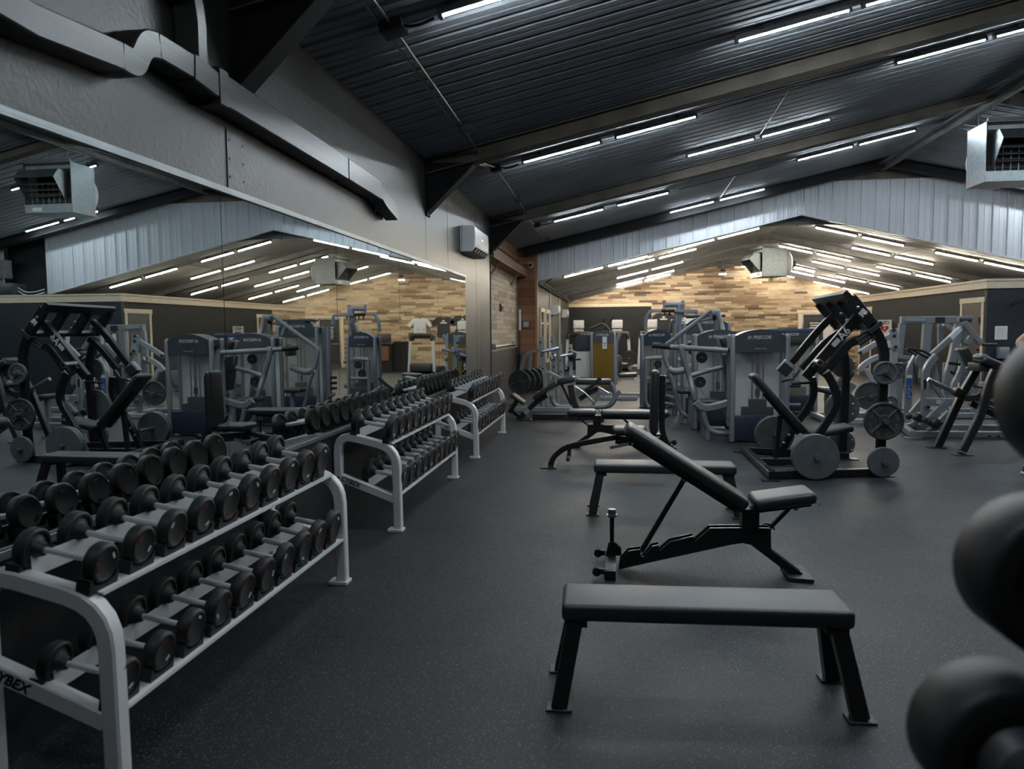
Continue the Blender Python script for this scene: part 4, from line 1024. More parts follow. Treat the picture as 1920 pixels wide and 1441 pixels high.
b = B(); b.rbox((0.17, 8.1, 0.408), (0.37, 0.28, 0.07), 0.032, 5, taper=swell(0.37, 0.28)); mesh_obj('seat_pad', b, m_vinyl, t)
b = B(); b.rbox((0.17, 8.1, 0.365), (0.28, 0.2, 0.02), 0.003, 1); b.ext((0.34, 8.0, 0.355), (0.52, 8.2, 0.375)); mesh_obj('seat_support', b, m_black_coat, t)
b = B(); b.rbox((0.435, 8.1, 0.72), (0.085, 0.28, 0.68), 0.036, 5, R=rot('Y', 1.5)); mesh_obj('back_pad', b, m_vinyl, t)
b = B(); b.rt([(0.52, 8.1, 1.0), (0.515, 8.1, 0.42), (0.56, 8.1, 0.27), (0.70, 8.1, 0.05)], 0.07, 0.06, fil=0.15); mesh_obj('back_support', b, m_black_coat, t)
b = B(); b.rt([(-0.04, 8.0, 0.225), (0.16, 8.0, 0.27)], 0.006, 0.035); mesh_obj('release_lever', b, m_steel, t)
for z in (0.20, 0.28):
    b = B(); b.cyl((0.615, 8.08, z), (0.645, 8.08, z), 0.014); b.cyl((0.645, 8.055, z), (0.645, 8.105, z), 0.028); b.cyl((0.645, 8.05, z), (0.645, 8.054, z), 0.012); mesh_obj('wheel', b, m_rubber, t)

# ================================================================ FIXED BARBELLS CLOSE TO THE CAMERA
t = thing('barbell_stand', 'black upright stand carrying the near fixed barbells, beyond the right edge', 'rack', (0.9, 0.35, 0))
for y in (0.15, 0.62):
    b = B(); b.rt([(1.05, y, 0.0), (1.05, y, 1.75)], 0.07, 0.07); mesh_obj('post', b, m_black_coat, t)
    b = B(); b.ext((0.75, y - 0.05, 0.0), (1.35, y + 0.05, 0.04)); mesh_obj('foot', b, m_black_coat, t)
b = B(); b.rt([(1.05, 0.15, 1.7), (1.05, 0.62, 1.7)], 0.06, 0.06, n=(0, 0, 1)); mesh_obj('crossbar', b, m_black_coat, t)
bb_dir = V((0.03, -1.0, -0.005)).normalized()
def barbell(c, label, r=0.098):
    t = thing('fixed_barbell', label, 'barbell', c, 'fixed barbells at the right edge')
    c = V(c)
    far = c
    for s0, nme in ((0.0, 'far'), (1.02, 'near')):
        b = B()
        q = c + bb_dir * (s0 if s0 == 0 else s0 + 0.10)
        ax = bb_dir if s0 == 0 else -bb_dir
        b.lathe(q, q + ax, [(0.0, 0.0), (0.0, r - 0.02), (0.004, r - 0.006), (0.012, r), (0.092, r), (0.100, r - 0.006), (0.103, r - 0.012), (0.103, r - 0.03), (0.098, r - 0.034), (0.098, 0.045), (0.125, 0.036), (0.128, 0.026)], 56)
        mesh_obj('head', b, m_urethane, t)
        b = B(); b.lathe(q + ax * 0.0985, q + ax, [(0, 0.048), (0.03, 0.040), (0.034, 0.028)], 32); mesh_obj('collar', b, m_steel, t)
    b = B(); b.cyl(c + bb_dir * 0.1, c + bb_dir * 1.02, 0.0145, seg=20); mesh_obj('handle', b, m_chrome, t)
    return t
BBS = [((0.490, 1.045, 0.965), 'lowest'), ((0.548, 1.06, 1.185), 'middle'), ((0.600, 1.08, 1.405), 'topmost')]
for c, w in BBS:
    barbell(c, 'thick black barbell head at the right edge close to the camera, %s of three' % w)
st = bpy.data.objects['barbell_stand']
for c, w in BBS:
    for s0 in (0.48, 0.98):
        p = V(c) + bb_dir * s0
        b = B(); b.rt([p + V((0, 0, -0.022)), (1.05, p.y, p.z - 0.03)], 0.04, 0.014, n=(0, 1, 0)); b.ext((p.x - 0.035, p.y - 0.02, p.z - 0.03), (p.x - 0.022, p.y + 0.02, p.z + 0.012)); mesh_obj('cradle_arm', b, m_black_coat, st)
b = B(); b.rt([(1.05, 0.62, 0.9), (1.05, -0.2, 0.9)], 0.03, 0.05); 
for z in (0.95, 1.16, 1.38): b.ext((1.03, -0.2, z - 0.02), (1.07, 0.66, z + 0.0))
mesh_obj('side_rail', b, m_black_coat, st)

# ================================================================ MACHINES
def plate(c, axis, r, style, label, th=None):
    """weight plate centred at c, its outer face looking along axis"""
    ax = V(axis).normalized(); c = V(c)
    th = th or (0.045 if r > 0.2 else 0.035)
    t = thing('weight_plate', label, 'weight plate', c, 'weight plates')
    b = B(); p0 = c - ax * th / 2
    if style == 'flat':
        b.lathe(p0, p0 + ax, [(0, 0.026), (0, r - 0.006), (0.005, r), (th - 0.005, r), (th, r - 0.006), (th, 0.026)], 56, cap=False); b.lathe(p0, p0 + ax, [(0, 0.026), (th, 0.026)], 56, cap=False)
        mesh_obj('disc', b, m_plate, t)
    else:
        k = max(0.018, r * 0.11)
        b.lathe(p0, p0 + ax, [(0, 0.026), (0, r - 0.004), (0.004, r), (th - 0.004, r), (th, r - 0.005), (th, r - k), (th * 0.55, r - k - 0.008), (th * 0.55, r * 0.34), (th * 0.95, r * 0.30), (th * 0.95, 0.026)], 56, cap=False)
        b.lathe(p0, p0 + ax, [(0, 0.026), (th * 0.95, 0.026)], 56, cap=False)
        mesh_obj('disc', b, m_plate_dark if style != 'pale' else m_plate, t)
        n = {'spoke': 4, 'pale': 3, 'two': 2}.get(style, 4)
        u = ax.cross(V((0, 0, 1))).normalized(); w = ax.cross(u)
        for i in range(n):
            a = PI * (0.25 if n == 4 else 0.07) + 2 * PI * i / n if n != 2 else 0.25 + PI * i
            d = u * math.cos(a) + w * math.sin(a)
            b = B(); b.rt([c + d * r * 0.28 + ax * th * 0.16, c + d * (r - k - 0.004) + ax * th * 0.16], 0.014, th * 0.5, n=ax.cross(d))
            mesh_obj('spoke', b, m_plate_ring, t)
        if style == 'spoke':
            b = B(); N = 44
            for i in range(N):
                if (i % 11) in (0, 10): continue
                a = 2 * PI * i / N; d = u * math.cos(a) + w * math.sin(a); tt = ax.cross(d)
                Rm = Matrix((d, tt, ax)).transposed()
                b.box(c + d * r * 0.72 + ax * th * 0.07, (0.026 + 0.008 * (i % 3), 0.009, 0.004), R=Rm)
            mesh_obj('raised_lettering', b, m_plate_ring, t)
    return t

# ---------------------------------------------------------------- black plate-loaded press marked A6
t = thing('plate_loaded_press', 'tall black plate-loaded press machine with A6 on its lever', 'exercise machine', (2.1, 8.35, 0))
NY, FYY = 7.84, 8.86
def rtp(name, pts, w=0.075, h=0.09, fil=0.0, mat=None, par=None, n=(0, 1, 0)):
    b = B(); b.rt(pts, w, h, n=n, fil=fil, cr=0.1); return mesh_obj(name, b, mat or m_black_coat, par or t)
rtp('rear_post', [(2.570, 7.840, 1.513), (2.648, 7.840, 1.355), (2.678, 7.840, 1.232), (2.672, 7.840, 0.930), (2.668, 7.840, 0.279), (2.647, 7.840, -0.004)], 0.075, 0.082)
rtp('rear_post', [(2.50, 8.86, 1.44), (2.60, 8.86, 1.20), (2.62, 8.86, 1.0), (2.60, 8.86, 0.02)], 0.075, 0.08, 0.15)
rtp('base_rail', [(1.55, 7.58, 0.045), (2.70, 7.83, 0.045)], 0.075, 0.075, n=(-0.21, 0.97, 0))
rtp('base_rail', [(1.58, 9.12, 0.045), (2.66, 8.80, 0.045)], 0.075, 0.075, n=(0.28, 0.96, 0))
rtp('front_crossbar', [(1.56, 7.53, 0.045), (1.56, 9.18, 0.045)], 0.075, 0.075, n=(1, 0, 0))
rtp('centre_rail', [(1.60, 8.38, 0.045), (2.30, 8.34, 0.045)], 0.075, 0.07)
for x, y in ((1.53, 7.5), (1.53, 9.22), (2.70, 7.83), (2.66, 8.80)):
    b = B(); b.rbox((x, y, 0.005), (0.18, 0.12, 0.01), 0.002, 1); mesh_obj('foot_plate', b, m_black_coat, t)
# lower links with the bends
rtp('front_link', [(2.132, 7.870, 1.046), (2.200, 7.870, 0.941), (2.242, 7.870, 0.830), (2.249, 7.870, 0.718), (2.188, 7.870, 0.599), (2.059, 7.870, 0.386)] + [(1.90, 7.80, 0.10)], 0.07, 0.075, 0.1)
rtp('front_link', [(2.236, 8.800, 0.938), (2.258, 8.800, 0.797), (2.248, 8.800, 0.703), (2.191, 8.800, 0.577), (2.074, 8.800, 0.411), (1.928, 8.800, 0.115), (1.899, 8.800, 0.019)], 0.07, 0.075, 0.1)
rtp('lower_lever', [(2.102, 7.880, 1.010), (2.282, 7.880, 1.260), (2.358, 7.880, 1.350), (2.437, 7.880, 1.373)], 0.07, 0.09, 0.08)
rtp('lower_lever', [(2.103, 8.720, 1.036), (2.304, 8.720, 1.289), (2.405, 8.720, 1.381), (2.484, 8.720, 1.434)], 0.07, 0.075, 0.08)
lev = rtp('upper_lever', [(1.952, 7.950, 0.992), (2.472, 7.950, 1.632)], 0.07, 0.098)
rtp('upper_lever', [(2.008, 8.800, 1.102), (2.263, 8.800, 1.435), (2.407, 8.800, 1.596), (2.487, 8.800, 1.656)], 0.07, 0.075, 0.06)
# slanted top frame
tn, bn = V((2.33, 7.80, 1.79)), V([(2.553, 7.800, 1.506)][0])
tf, bf = V((2.33, 8.93, 1.78)), V((bn.x, 8.93, bn.z))
rtp('top_bar', [tn + V((-0.02, -0.03, 0.02)), tf + V((-0.02, 0.03, 0.02))], 0.12, 0.05, n=(0.7, 0, -0.72))
for y in (0.0, 0.34, 0.74, 1.13): rtp('top_arm', [tn + V((0, y, 0)), bn + V((0, y, 0))], 0.06, 0.115)
rtp('lower_crossbar', [bn + V((0, -0.03, 0)), bf + V((0, 0.03, 0))], 0.06, 0.06, n=(0.7, 0, -0.72))
b = B(); b.rbox(bn + V((0.01, -0.0, -0.01)), (0.05, 0.09, 0.15), 0.004, 1, R=rot('Y', 50)); mesh_obj('end_cap', b, m_dark_coat, t)
b = B()
for q in [(2.397, 7.765, 1.694), (2.463, 7.765, 1.624)]: b.lathe(q, V(q) + V((0, -1, 0)), [(0, 0.018), (0.006, 0.018), (0.014, 0.008), (0.014, 0)], 14)
for q in [(2.695, 8.830, 1.107), (2.698, 8.830, 0.995), (2.696, 8.830, 0.627), (2.695, 8.830, 0.511), (2.696, 8.830, 0.215), (2.696, 8.830, 0.100)]: b.lathe(V(q), V(q) + V((0, -1, 0)), [(0, 0.016), (0.006, 0.016), (0.012, 0.008), (0.012, 0)], 12)
for q in [(1.984, 8.740, 0.280), (1.929, 8.740, 0.188)]: b.lathe(V(q), V(q) + V((0, -1, 0)), [(0, 0.018), (0.012, 0.01), (0.012, 0)], 12)
for q in [(2.420, 8.400, 1.647), (2.478, 8.400, 1.573)]: b.lathe(V(q), V(q) + V((0, -1, 0)), [(0, 0.018), (0.012, 0.01), (0.012, 0)], 12)
mesh_obj('bolt', b, m_steel, t)
def label_on(p0, p1, y, w, name, mat, parent):
    """small sticker lying on the near face of a lever, from p0 to p1"""
    p0, p1 = V(p0), V(p1); p0.y = p1.y = y; d = (p1 - p0).normalized(); b = B()
    Rm = Matrix((d, V((0, 1, 0)), d.cross(V((0, 1, 0))))).transposed()
    b.box((p0 + p1) / 2, ((p1 - p0).length, 0.0016, w), R=Rm); return mesh_obj(name, b, mat, parent)
L_ = [(2.207, 7.950, 1.314), (2.266, 7.950, 1.381)]
label_on(L_[0], L_[1], 7.9135, 0.05, 'safety_label', m_label, t)
L_ = [(2.115, 7.880, 1.010), (2.167, 7.880, 1.066)]; label_on(L_[0], L_[1], 7.8435, 0.055, 'safety_label', m_label, t)
L_ = [(2.418, 7.800, 1.663), (2.470, 7.800, 1.622)]; label_on(L_[0], L_[1], 7.7685, 0.07, 'safety_label', m_label, t)
A6 = [(2.314, 7.950, 1.436)][0]
Ld = V([(2.472, 7.950, 1.632)][0]) - V([(1.952, 7.950, 0.992)][0])
text('lever_number', 'A6', 0.112, m_white_print, t, frame4((A6[0] + 0.0, 7.913, A6[2] - 0.0), Ld, V((-Ld.z, 0, Ld.x))), extrude=0.001, bold=0.002)
b = B(); q = [(2.418, 7.840, 1.350), (2.546, 7.840, 1.438)]; b.rt([V(q[0]), V(q[1])], 0.006, 0.10); mesh_obj('name_plate', b, m_dark_coat, t)
b = B(); q = [(2.417, 7.836, 1.350), (2.545, 7.836, 1.438)]; qd = (V(q[1]) - V(q[0])).normalized(); qu = V((-qd.z, 0, qd.x))
for r_ in range(2):
    for k in range(7): b.rt([V(q[0]) + qd * (0.012 + 0.032 * k) + qu * (0.02 - 0.04 * r_), V(q[0]) + qd * (0.034 + 0.032 * k) + qu * (0.02 - 0.04 * r_)], 0.004, 0.022)
mesh_obj('name_plate_letters', b, m_plate_ring, t)
b = B(); b.rbox((1.925, 8.80, 1.06), (0.15, 0.085, 0.085), 0.006, 2, R=rot('Y', -50)); mesh_obj('white_sleeve', b, m_light_silver, t)
b = B(); q = V([(1.943, 8.800, 1.008)][0]); b.rbox(q, (0.05, 0.07, 0.07), 0.006, 2, R=rot('Y', -50)); mesh_obj('lever_end', b, m_black_coat, t)
b = B(); b.tube([(2.05, 7.90, 1.15), (2.02, 7.66, 1.15)], 0.032, 16); o = mesh_obj('spare_horn', b, m_steel, t)
b = B(); b.cyl((2.02, 7.659, 1.15), (2.02, 7.655, 1.15), 0.022); mesh_obj('horn_cap', b, m_black_coat, o)
b = B(); b.rbox((2.09, 7.9, 1.10), (0.12, 0.06, 0.13), 0.005, 1, R=rot('Y', -50)); b.rbox((1.93, 8.75, 1.03), (0.12, 0.06, 0.13), 0.005, 1, R=rot('Y', -50)); mesh_obj('pivot_bracket', b, m_dark_coat, t)
for pts, rr in (([(2.037, 8.050, 0.931), (1.841, 8.050, 0.918)], 0.015), ([(1.951, 8.600, 0.927), (1.864, 8.600, 0.904)], 0.014)):
    b = B(); b.tube(pts, rr, 10); mesh_obj('hand_grip', b, m_rubber, t)
b = B(); b.tube([(2.059, 8.600, 1.042), (1.988, 8.600, 0.935), (1.952, 8.600, 0.923)], 0.014, 8, fil=0.05); mesh_obj('grip_arm', b, m_black_coat, t)
# pegs
for x, y0, z, y1 in ((2.655, 7.80, 1.05, 7.64), (2.655, 7.80, 0.57, 7.64), (2.66, 7.80, 0.16, 7.64), (1.97, 7.78, 0.235, 7.47), (2.62, 8.90, 1.05, 9.10), (2.62, 8.90, 0.57, 9.10), (2.62, 8.90, 0.16, 9.10), (1.90, 8.80, 0.235, 9.30)):
    b = B(); b.cyl((x, y0, z), (x, y1, z), 0.0245, seg=18); mesh_obj('plate_peg', b, m_steel, t)
for sx, yy in ((0.0, 8.34),):
    rtp('seat_post', [(2.02, yy, 0.05), (2.12, yy, 0.36)], 0.07, 0.06)
    rtp('pad_post', [(1.799, 8.360, 0.546), (1.761, 8.360, 0.070)], 0.05, 0.05)
    rtp('pad_carrier', [(1.62, yy, 0.80), (1.99, yy, 0.36)], 0.07, 0.05)
def pad_between(name, p0, p1, W, T, mat, par, wdir=(0, 1, 0), r=0.03, off=0.0):
    p0, p1 = V(p0), V(p1); d = (p1 - p0).normalized(); w = V(wdir).normalized(); nn = d.cross(w).normalized()
    Rm = Matrix((d, w, nn)).transposed(); b = B()
    b.rbox((p0 + p1) / 2 + nn * off, ((p1 - p0).length, W, T), r, 4, R=Rm); return mesh_obj(name, b, mat, par)
pad_between('back_pad', (1.49, 8.36, 1.0), (2.04, 8.33, 0.375), 0.28, 0.075, m_vinyl, t)
pad_between('seat_pad', (2.10, 8.33, 0.345), (2.52, 8.33, 0.435), 0.30, 0.075, m_vinyl_grey, t)
for args in (((2.655, 7.73, 1.05), (0, -1, 0), 0.115, 'pale', 'small grey plate on the upper peg of the A6 press'),
             ((2.655, 7.735, 0.57), (0, -1, 0), 0.188, 'spoke', 'four-spoked dark plate on the middle peg of the A6 press'),
             ((2.66, 7.735, 0.16), (0, -1, 0), 0.150, 'flat', 'plain grey plate on the lowest rear peg of the A6 press'),
             ((1.97, 7.56, 0.232), (0, -1, 0), 0.224, 'flat', 'largest plain grey plate, low on the near front peg of the A6 press'),
             ((1.97, 7.61, 0.232), (0, -1, 0), 0.222, 'flat', 'large grey plate stacked behind the largest front plate of the A6 press'),
             ((2.62, 8.97, 1.05), (0, -1, 0), 0.125, 'flat', 'grey plate on the far upper peg of the A6 press'),
             ((2.62, 8.97, 0.57), (0, -1, 0), 0.190, 'flat', 'grey plate on the far middle peg of the A6 press'),
             ((2.62, 8.97, 0.16), (0, -1, 0), 0.150, 'flat', 'grey plate on the far lowest peg of the A6 press'),
             ((1.90, 9.10, 0.232), (0, -1, 0), 0.224, 'flat', 'large grey plate on the far front peg of the A6 press'),
             ((1.90, 9.16, 0.232), (0, -1, 0), 0.222, 'flat', 'outermost large grey plate on the far front peg of the A6 press')):
    plate(*args)

# ---------------------------------------------------------------- selectorised towers
def tower(t, x0, x1, y, h_post, h_top, depth, shroud, band, post_mat, logo='PRECOR', sub=True, base_h=0.34, stack=True, xs=None):
    """weight-stack tower whose shroud looks towards -Y"""
    W = x1 - x0; xc = (x0 + x1) / 2
    for x in (x0, x1):
        b = B(); b.lathe((x, y + 0.02, 0.012), (x, y + 0.02, 9), [(0, 0.036), (h_post - 0.05, 0.036), (h_post - 0.025, 0.031), (h_post - 0.008, 0.016), (h_post, 0.0)], 20)
        o = mesh_obj('upright', b, post_mat, t)
        b = B(); b.cyl((x, y + 0.02, 0), (x, y + 0.02, 0.016), 0.055); mesh_obj('foot_disc', b, m_rubber, o)
        b = B(); b.lathe((x, y + depth - 0.02, 0.012), (x, y + depth - 0.02, 9), [(0, 0.034), (h_post - 0.03, 0.034), (h_post, 0.01)], 16); mesh_obj('rear_upright', b, post_mat, t)
    xa, xb = x0 + 0.03, x1 - 0.03
    def arch(zlo, yy, th, zed=None):
        pts = [(xa, yy, zlo), (xb, yy, zlo)]
        for k in range(13):
            s = k / 12; x = xb + (xa - xb) * s
            pts.append((x, yy, (h_post - 0.015) + (h_top - h_post + 0.015) * (1 - (2 * s - 1) ** 2)))
        return pts
    zb = h_top - 0.30
    b = B(); b.prism(arch(zb, y - 0.015, 0), (0, 0.03, 0))
    b.prism(arch(h_post - 0.12, y + 0.015, 0), (0, depth - 0.04, 0)); mesh_obj('top_cap', b, band, t, smooth=30)
    b = B(); b.prism([(xa, y - 0.004, base_h), (xb, y - 0.004, base_h), (xb, y - 0.004, zb), (xa, y - 0.004, zb)], (0, 0.006, 0)); mesh_obj('shroud', b, shroud, t)
    b = B(); b.rbox((xc, y + 0.005, base_h / 2 + 0.03), (xb - xa, 0.03, base_h - 0.02), 0.008, 2); mesh_obj('base_panel', b, m_navy, t)
    b = B(); b.ext((xa, y + depth - 0.03, 0.05), (xb, y + depth - 0.02, h_post - 0.1)); mesh_obj('rear_shroud', b, m_backing, t)
    b = B(); b.ext((x0, y + 0.03, 0.03), (x1, y + depth - 0.03, 0.07)); mesh_obj('floor_frame', b, post_mat, t)
    if stack:
        sx = xc + (xs or 0)
        b = B()
        for k in range(8): b.ext((sx - 0.20, y + 0.09, 0.08 + 0.048 * k), (sx + 0.20, y + 0.22, 0.08 + 0.048 * k + 0.042))
        b.ext((sx - 0.11, y + 0.1, 0.464), (sx + 0.11, y + 0.2, 0.56)); b.cyl((sx, y + 0.15, 0.6), (sx, y + 0.15, 0.70), 0.03)
        mesh_obj('weight_stack', b, m_stack, t, bevel=0.003)
        b = B()
        for dx in (-0.07, 0.0, 0.07): b.cyl((sx + dx, y + 0.15, 0.3), (sx + dx, y + 0.15, h_post - 0.1), 0.010 if dx else 0.02, seg=10)
        mesh_obj('guide_rod', b, m_steel, t)
    if logo:
        text('maker_lettering', logo, 0.062, m_grey_print, t, frame4((xc + 0.015, y - 0.017, h_top - 0.105), (1, 0, 0), (0, 0, 1)), extrude=0.001, shear=0.22, bold=0.0015)
        b = B()
        for k in range(3): b.box((xc - 0.155 + 0.016 * k, y - 0.016, h_top - 0.105), (0.009, 0.002, 0.042), R=rot('Y', 14))
        mesh_obj('maker_bars', b, m_grey_print, t)
    if sub:
        b = B()
        for k in range(9):
            if k != 5: b.ext((xc - 0.075 + 0.0165 * k, y - 0.017, zb + 0.045), (xc - 0.064 + 0.0165 * k, y - 0.0145, zb + 0.056))
        mesh_obj('model_print', b, m_grey_print, t)

def tubes(t, name, pts, r, fil=0.0, mat=None, seg=12):
    b = B(); b.tube(pts, r, seg, fil=fil); return mesh_obj(name, b, mat or m_silver_blue, t)
def pulley(t, c, r, axis=(0, -1, 0)):
    b = B(); a = V(axis); c = V(c)
    b.lathe(c - a * 0.015, c + a, [(0, 0.0), (0, r), (0.008, r), (0.012, r - 0.012), (0.018, r - 0.012), (0.022, r), (0.03, r), (0.03, r * 0.75), (0.026, r * 0.7), (0.026, 0.0)], 30); o = mesh_obj('pulley', b, m_rubber, t)
    b = B(); b.lathe(c + a * 0.012, c + a, [(0, 0.012), (0.008, 0.01), (0.008, 0)], 10); mesh_obj('pulley_bolt', b, m_chrome, o)

t = thing('shoulder_press_machine', 'weight-stack press machine with charcoal-topped smoked tower, directly left of the A6 press', 'exercise machine', (1.6, 10.3, 0), 'weight-stack machines')
tower(t, 1.545, 2.225, 9.97, 1.415, 1.485, 0.34, m_smoke, m_shroud_grey, m_silver)
S = m_silver
tubes(t, 'press_arm', [[(0.790, 10.680, 1.244)][0], [(0.944, 10.600, 1.235)][0], (1.52, 10.18, 1.205)], 0.036, mat=S)
tubes(t, 'hand_grip', [[(0.543, 10.720, 1.268)][0], [(0.790, 10.680, 1.244)][0]], 0.037, mat=m_rubber)
b = B(); q = V([(0.948, 10.600, 1.220)][0]); b.rbox(q, (0.09, 0.09, 0.13), 0.02, 2); mesh_obj('arm_clamp', b, S, t)
tubes(t, 'front_frame', [(0.946, 10.580, 1.220), (0.959, 10.580, 1.104), (1.013, 10.580, 0.948), (1.060, 10.580, 0.808)] + [(1.083, 10.500, 0.660), (1.126, 10.500, 0.498)], 0.042, 0.2, S)
tubes(t, 'link_bar', [(1.052, 10.580, 0.839), (1.278, 10.580, 0.909), (1.526, 10.580, 0.969)], 0.034, 0, S)
tubes(t, 'back_frame', [(1.416, 10.500, 1.380), (1.474, 10.500, 1.189), (1.575, 10.500, 0.814)] + [(1.584, 10.450, 0.727)], 0.034, 0.1, S)
b = B(); b.rt([(1.105, 10.300, 0.502), (1.168, 10.300, 0.441), (1.257, 10.300, 0.419), (1.389, 10.300, 0.443), (1.557, 10.300, 0.496)], 0.075, 0.115, fil=0.1, cr=0.3); mesh_obj('seat_beam', b, S, t)
tubes(t, 'base_tube', [(1.204, 10.250, 0.371), (1.235, 10.250, 0.227), (1.283, 10.250, 0.129), (1.372, 10.250, 0.088), (1.547, 10.250, 0.085)], 0.036, 0.15, S)
tubes(t, 'base_tube', [(1.157, 10.600, 0.402), (1.208, 10.600, 0.246), (1.258, 10.600, 0.144), (1.327, 10.600, 0.102), (1.554, 10.600, 0.100)], 0.034, 0.15, S)
for yy, q in ((10.25, [1310,1110, 1312,1275]), (10.6, [1225,1010, 1226,1205])):
    p = [(1.261, 10.250, 0.129)][0] if yy == 10.25 else [(1.239, 10.600, 0.160)][0]
    tubes(t, 'leg', [p, (p[0] + 0.005, p[1], 0.0)], 0.036, 0, S)
pad_between('back_pad', [(1.504, 10.500, 1.159)][0], [(1.570, 10.450, 0.635)][0], 0.30, 0.07, m_vinyl, t)
pad_between('head_pad', [(1.465, 10.500, 1.380)][0], [(1.526, 10.500, 1.235)][0], 0.24, 0.09, m_dark_coat, t)
pad_between('seat_pad', (1.10, 10.55, 0.49), (1.45, 10.45, 0.49), 0.30, 0.075, m_vinyl, t)
pulley(t, [(1.209, 10.550, 1.100)][0], 0.078); pulley(t, [(1.197, 10.600, 0.754)][0], 0.078)
tubes(t, 'cable', [(1.192, 10.600, 0.676), (1.261, 10.600, 0.567)] + [(1.55, 10.1, 0.25)], 0.004, 0, m_black_coat, 6)
tubes(t, 'foot_pedal', [(1.443, 10.200, 0.280), (1.495, 10.200, 0.183), (1.532, 10.200, 0.153)], 0.02, 0, m_black_coat)

t = thing('pulldown_machine', 'weight-stack pulldown with a tall angled mast, behind the press machine', 'exercise machine', (1.4, 11.6, 0), 'weight-stack machines')
tower(t, 1.20, 1.885, 11.2, 1.415, 1.485, 0.34, m_smoke, m_shroud_grey, m_silver)
b = B(); b.rbox((1.55, 11.78, 1.75), (0.13, 0.12, 0.075), 0.012, 2); mesh_obj('mast_head', b, S, t)
tubes(t, 'swing_arm', [(1.506, 11.850, 1.783)] + [(0.830, 12.050, 1.245), (0.783, 12.050, 1.183), (0.810, 12.050, 1.023), (0.863, 12.050, 0.872)], 0.034, 0.12, S)
tubes(t, 'swing_handle', [(0.859, 12.000, 0.870), (0.933, 12.000, 0.822), (1.046, 12.000, 0.830), (1.252, 12.000, 0.905)], 0.055, 0.15, S)
tubes(t, 'mast', [(1.576, 11.750, 1.749), (1.654, 11.750, 1.494)] + [(1.66, 11.5, 1.2), (1.70, 11.4, 0.3)], 0.040, 0.2, S)
tubes(t, 'mast', [(1.553, 11.950, 1.754), (1.593, 11.950, 1.512)] + [(1.55, 12.1, 1.0), (1.6, 12.1, 0.0)], 0.034, 0.1, S)
tubes(t, 'stay', [(1.345, 11.900, 1.630), (1.555, 11.900, 1.671)], 0.026, 0, S)
b = B(); q = [(1.523, 11.880, 1.667), (1.582, 11.880, 1.679)]; b.cyl(q[0], q[1], 0.036); mesh_obj('bushing', b, m_rubber, t)
tubes(t, 'stay', [(1.295, 11.900, 1.592), (1.351, 11.900, 1.444)], 0.032, 0, S)
tubes(t, 'front_leg', [(0.855, 12.000, 0.823), (0.908, 12.000, 0.726), (0.971, 12.000, 0.496), (1.024, 12.000, 0.265), (1.077, 12.000, 0.149), (1.156, 12.000, 0.101), (1.246, 12.000, 0.093)], 0.034, 0.2, S)
p = [(1.073, 12.000, 0.140)][0]; tubes(t, 'leg', [p, (p[0], p[1], 0.0)], 0.034, 0, S)
pad_between('seat_pad', (1.0, 11.95, 0.52), (1.35, 11.9, 0.52), 0.32, 0.075, m_vinyl, t)
tubes(t, 'seat_post', [(1.2, 11.9, 0.02), (1.2, 11.9, 0.5)], 0.04, 0, S)
pad_between('chest_pad', [(1.195, 11.900, 1.307)][0], [(1.214, 11.900, 1.098)][0], 0.30, 0.09, m_vinyl, t)

t = thing('cable_tower_machine', 'dark-topped tan weight-stack machine behind the pulldown mast', 'exercise machine', (1.55, 13.0, 0), 'weight-stack machines')
tower(t, 1.20, 1.94, 12.98, 1.60, 1.71, 0.36, m_tan, m_shroud_grey, m_silver, base_h=0.3)
b = B(); b.rbox((1.56, 13.10, 1.715), (0.64, 0.26, 0.05), 0.02, 2); mesh_obj('top_box', b, m_shroud_grey, t)
tubes(t, 'post', [(1.06, 13.2, 0.0), (1.06, 13.2, 1.60)], 0.05, 0, S)
b = B()
for k in range(3): b.rbox((0.98, 13.2, 0.45 + 0.1 * k), (0.12, 0.08, 0.05), 0.01, 2)
mesh_obj('hand_strap', b, m_rubber, t)
tubes(t, 'pedal_arm', [(1.04, 13.1, 0.18), (0.86, 13.0, 0.22)], 0.03, 0, S); tubes(t, 'pedal_arm', [(1.04, 13.1, 0.30), (0.88, 13.0, 0.36)], 0.03, 0, S)

t = thing('low_tower_machine', 'low blue-topped tan weight-stack machine partly behind the A6 press', 'exercise machine', (3.1, 13.5, 0), 'weight-stack machines')
tower(t, 2.62, 3.50, 13.5, 1.40, 1.49, 0.36, m_tan, m_shroud_grey, m_silver, base_h=0.3, xs=0.1)
b = B(); b.rbox((3.06, 13.66, 1.44), (0.86, 0.36, 0.10), 0.03, 2); mesh_obj('top_box', b, M('blue_top_box', (0.03, 0.048, 0.105), 0.4), t)
b = B(); b.rbox((3.22, 13.48, 1.26), (0.34, 0.03, 0.09), 0.01, 2); mesh_obj('display', b, m_dark_slot, t)
tubes(t, 'seat_frame', [(2.9, 13.0, 0.02), (2.9, 13.0, 0.5), (2.9, 13.45, 0.5)], 0.035, 0.1, S)
pad_between('seat_pad', (2.7, 13.0, 0.54), (3.1, 13.0, 0.54), 0.32, 0.07, m_vinyl, t)
tubes(t, 'low_handle', [(2.924, 13.200, 0.184), (3.172, 13.200, 0.181)], 0.03, 0, S); tubes(t, 'low_handle', [(2.952, 13.200, 0.539), (2.976, 13.200, 0.468)], 0.02, 0, S)

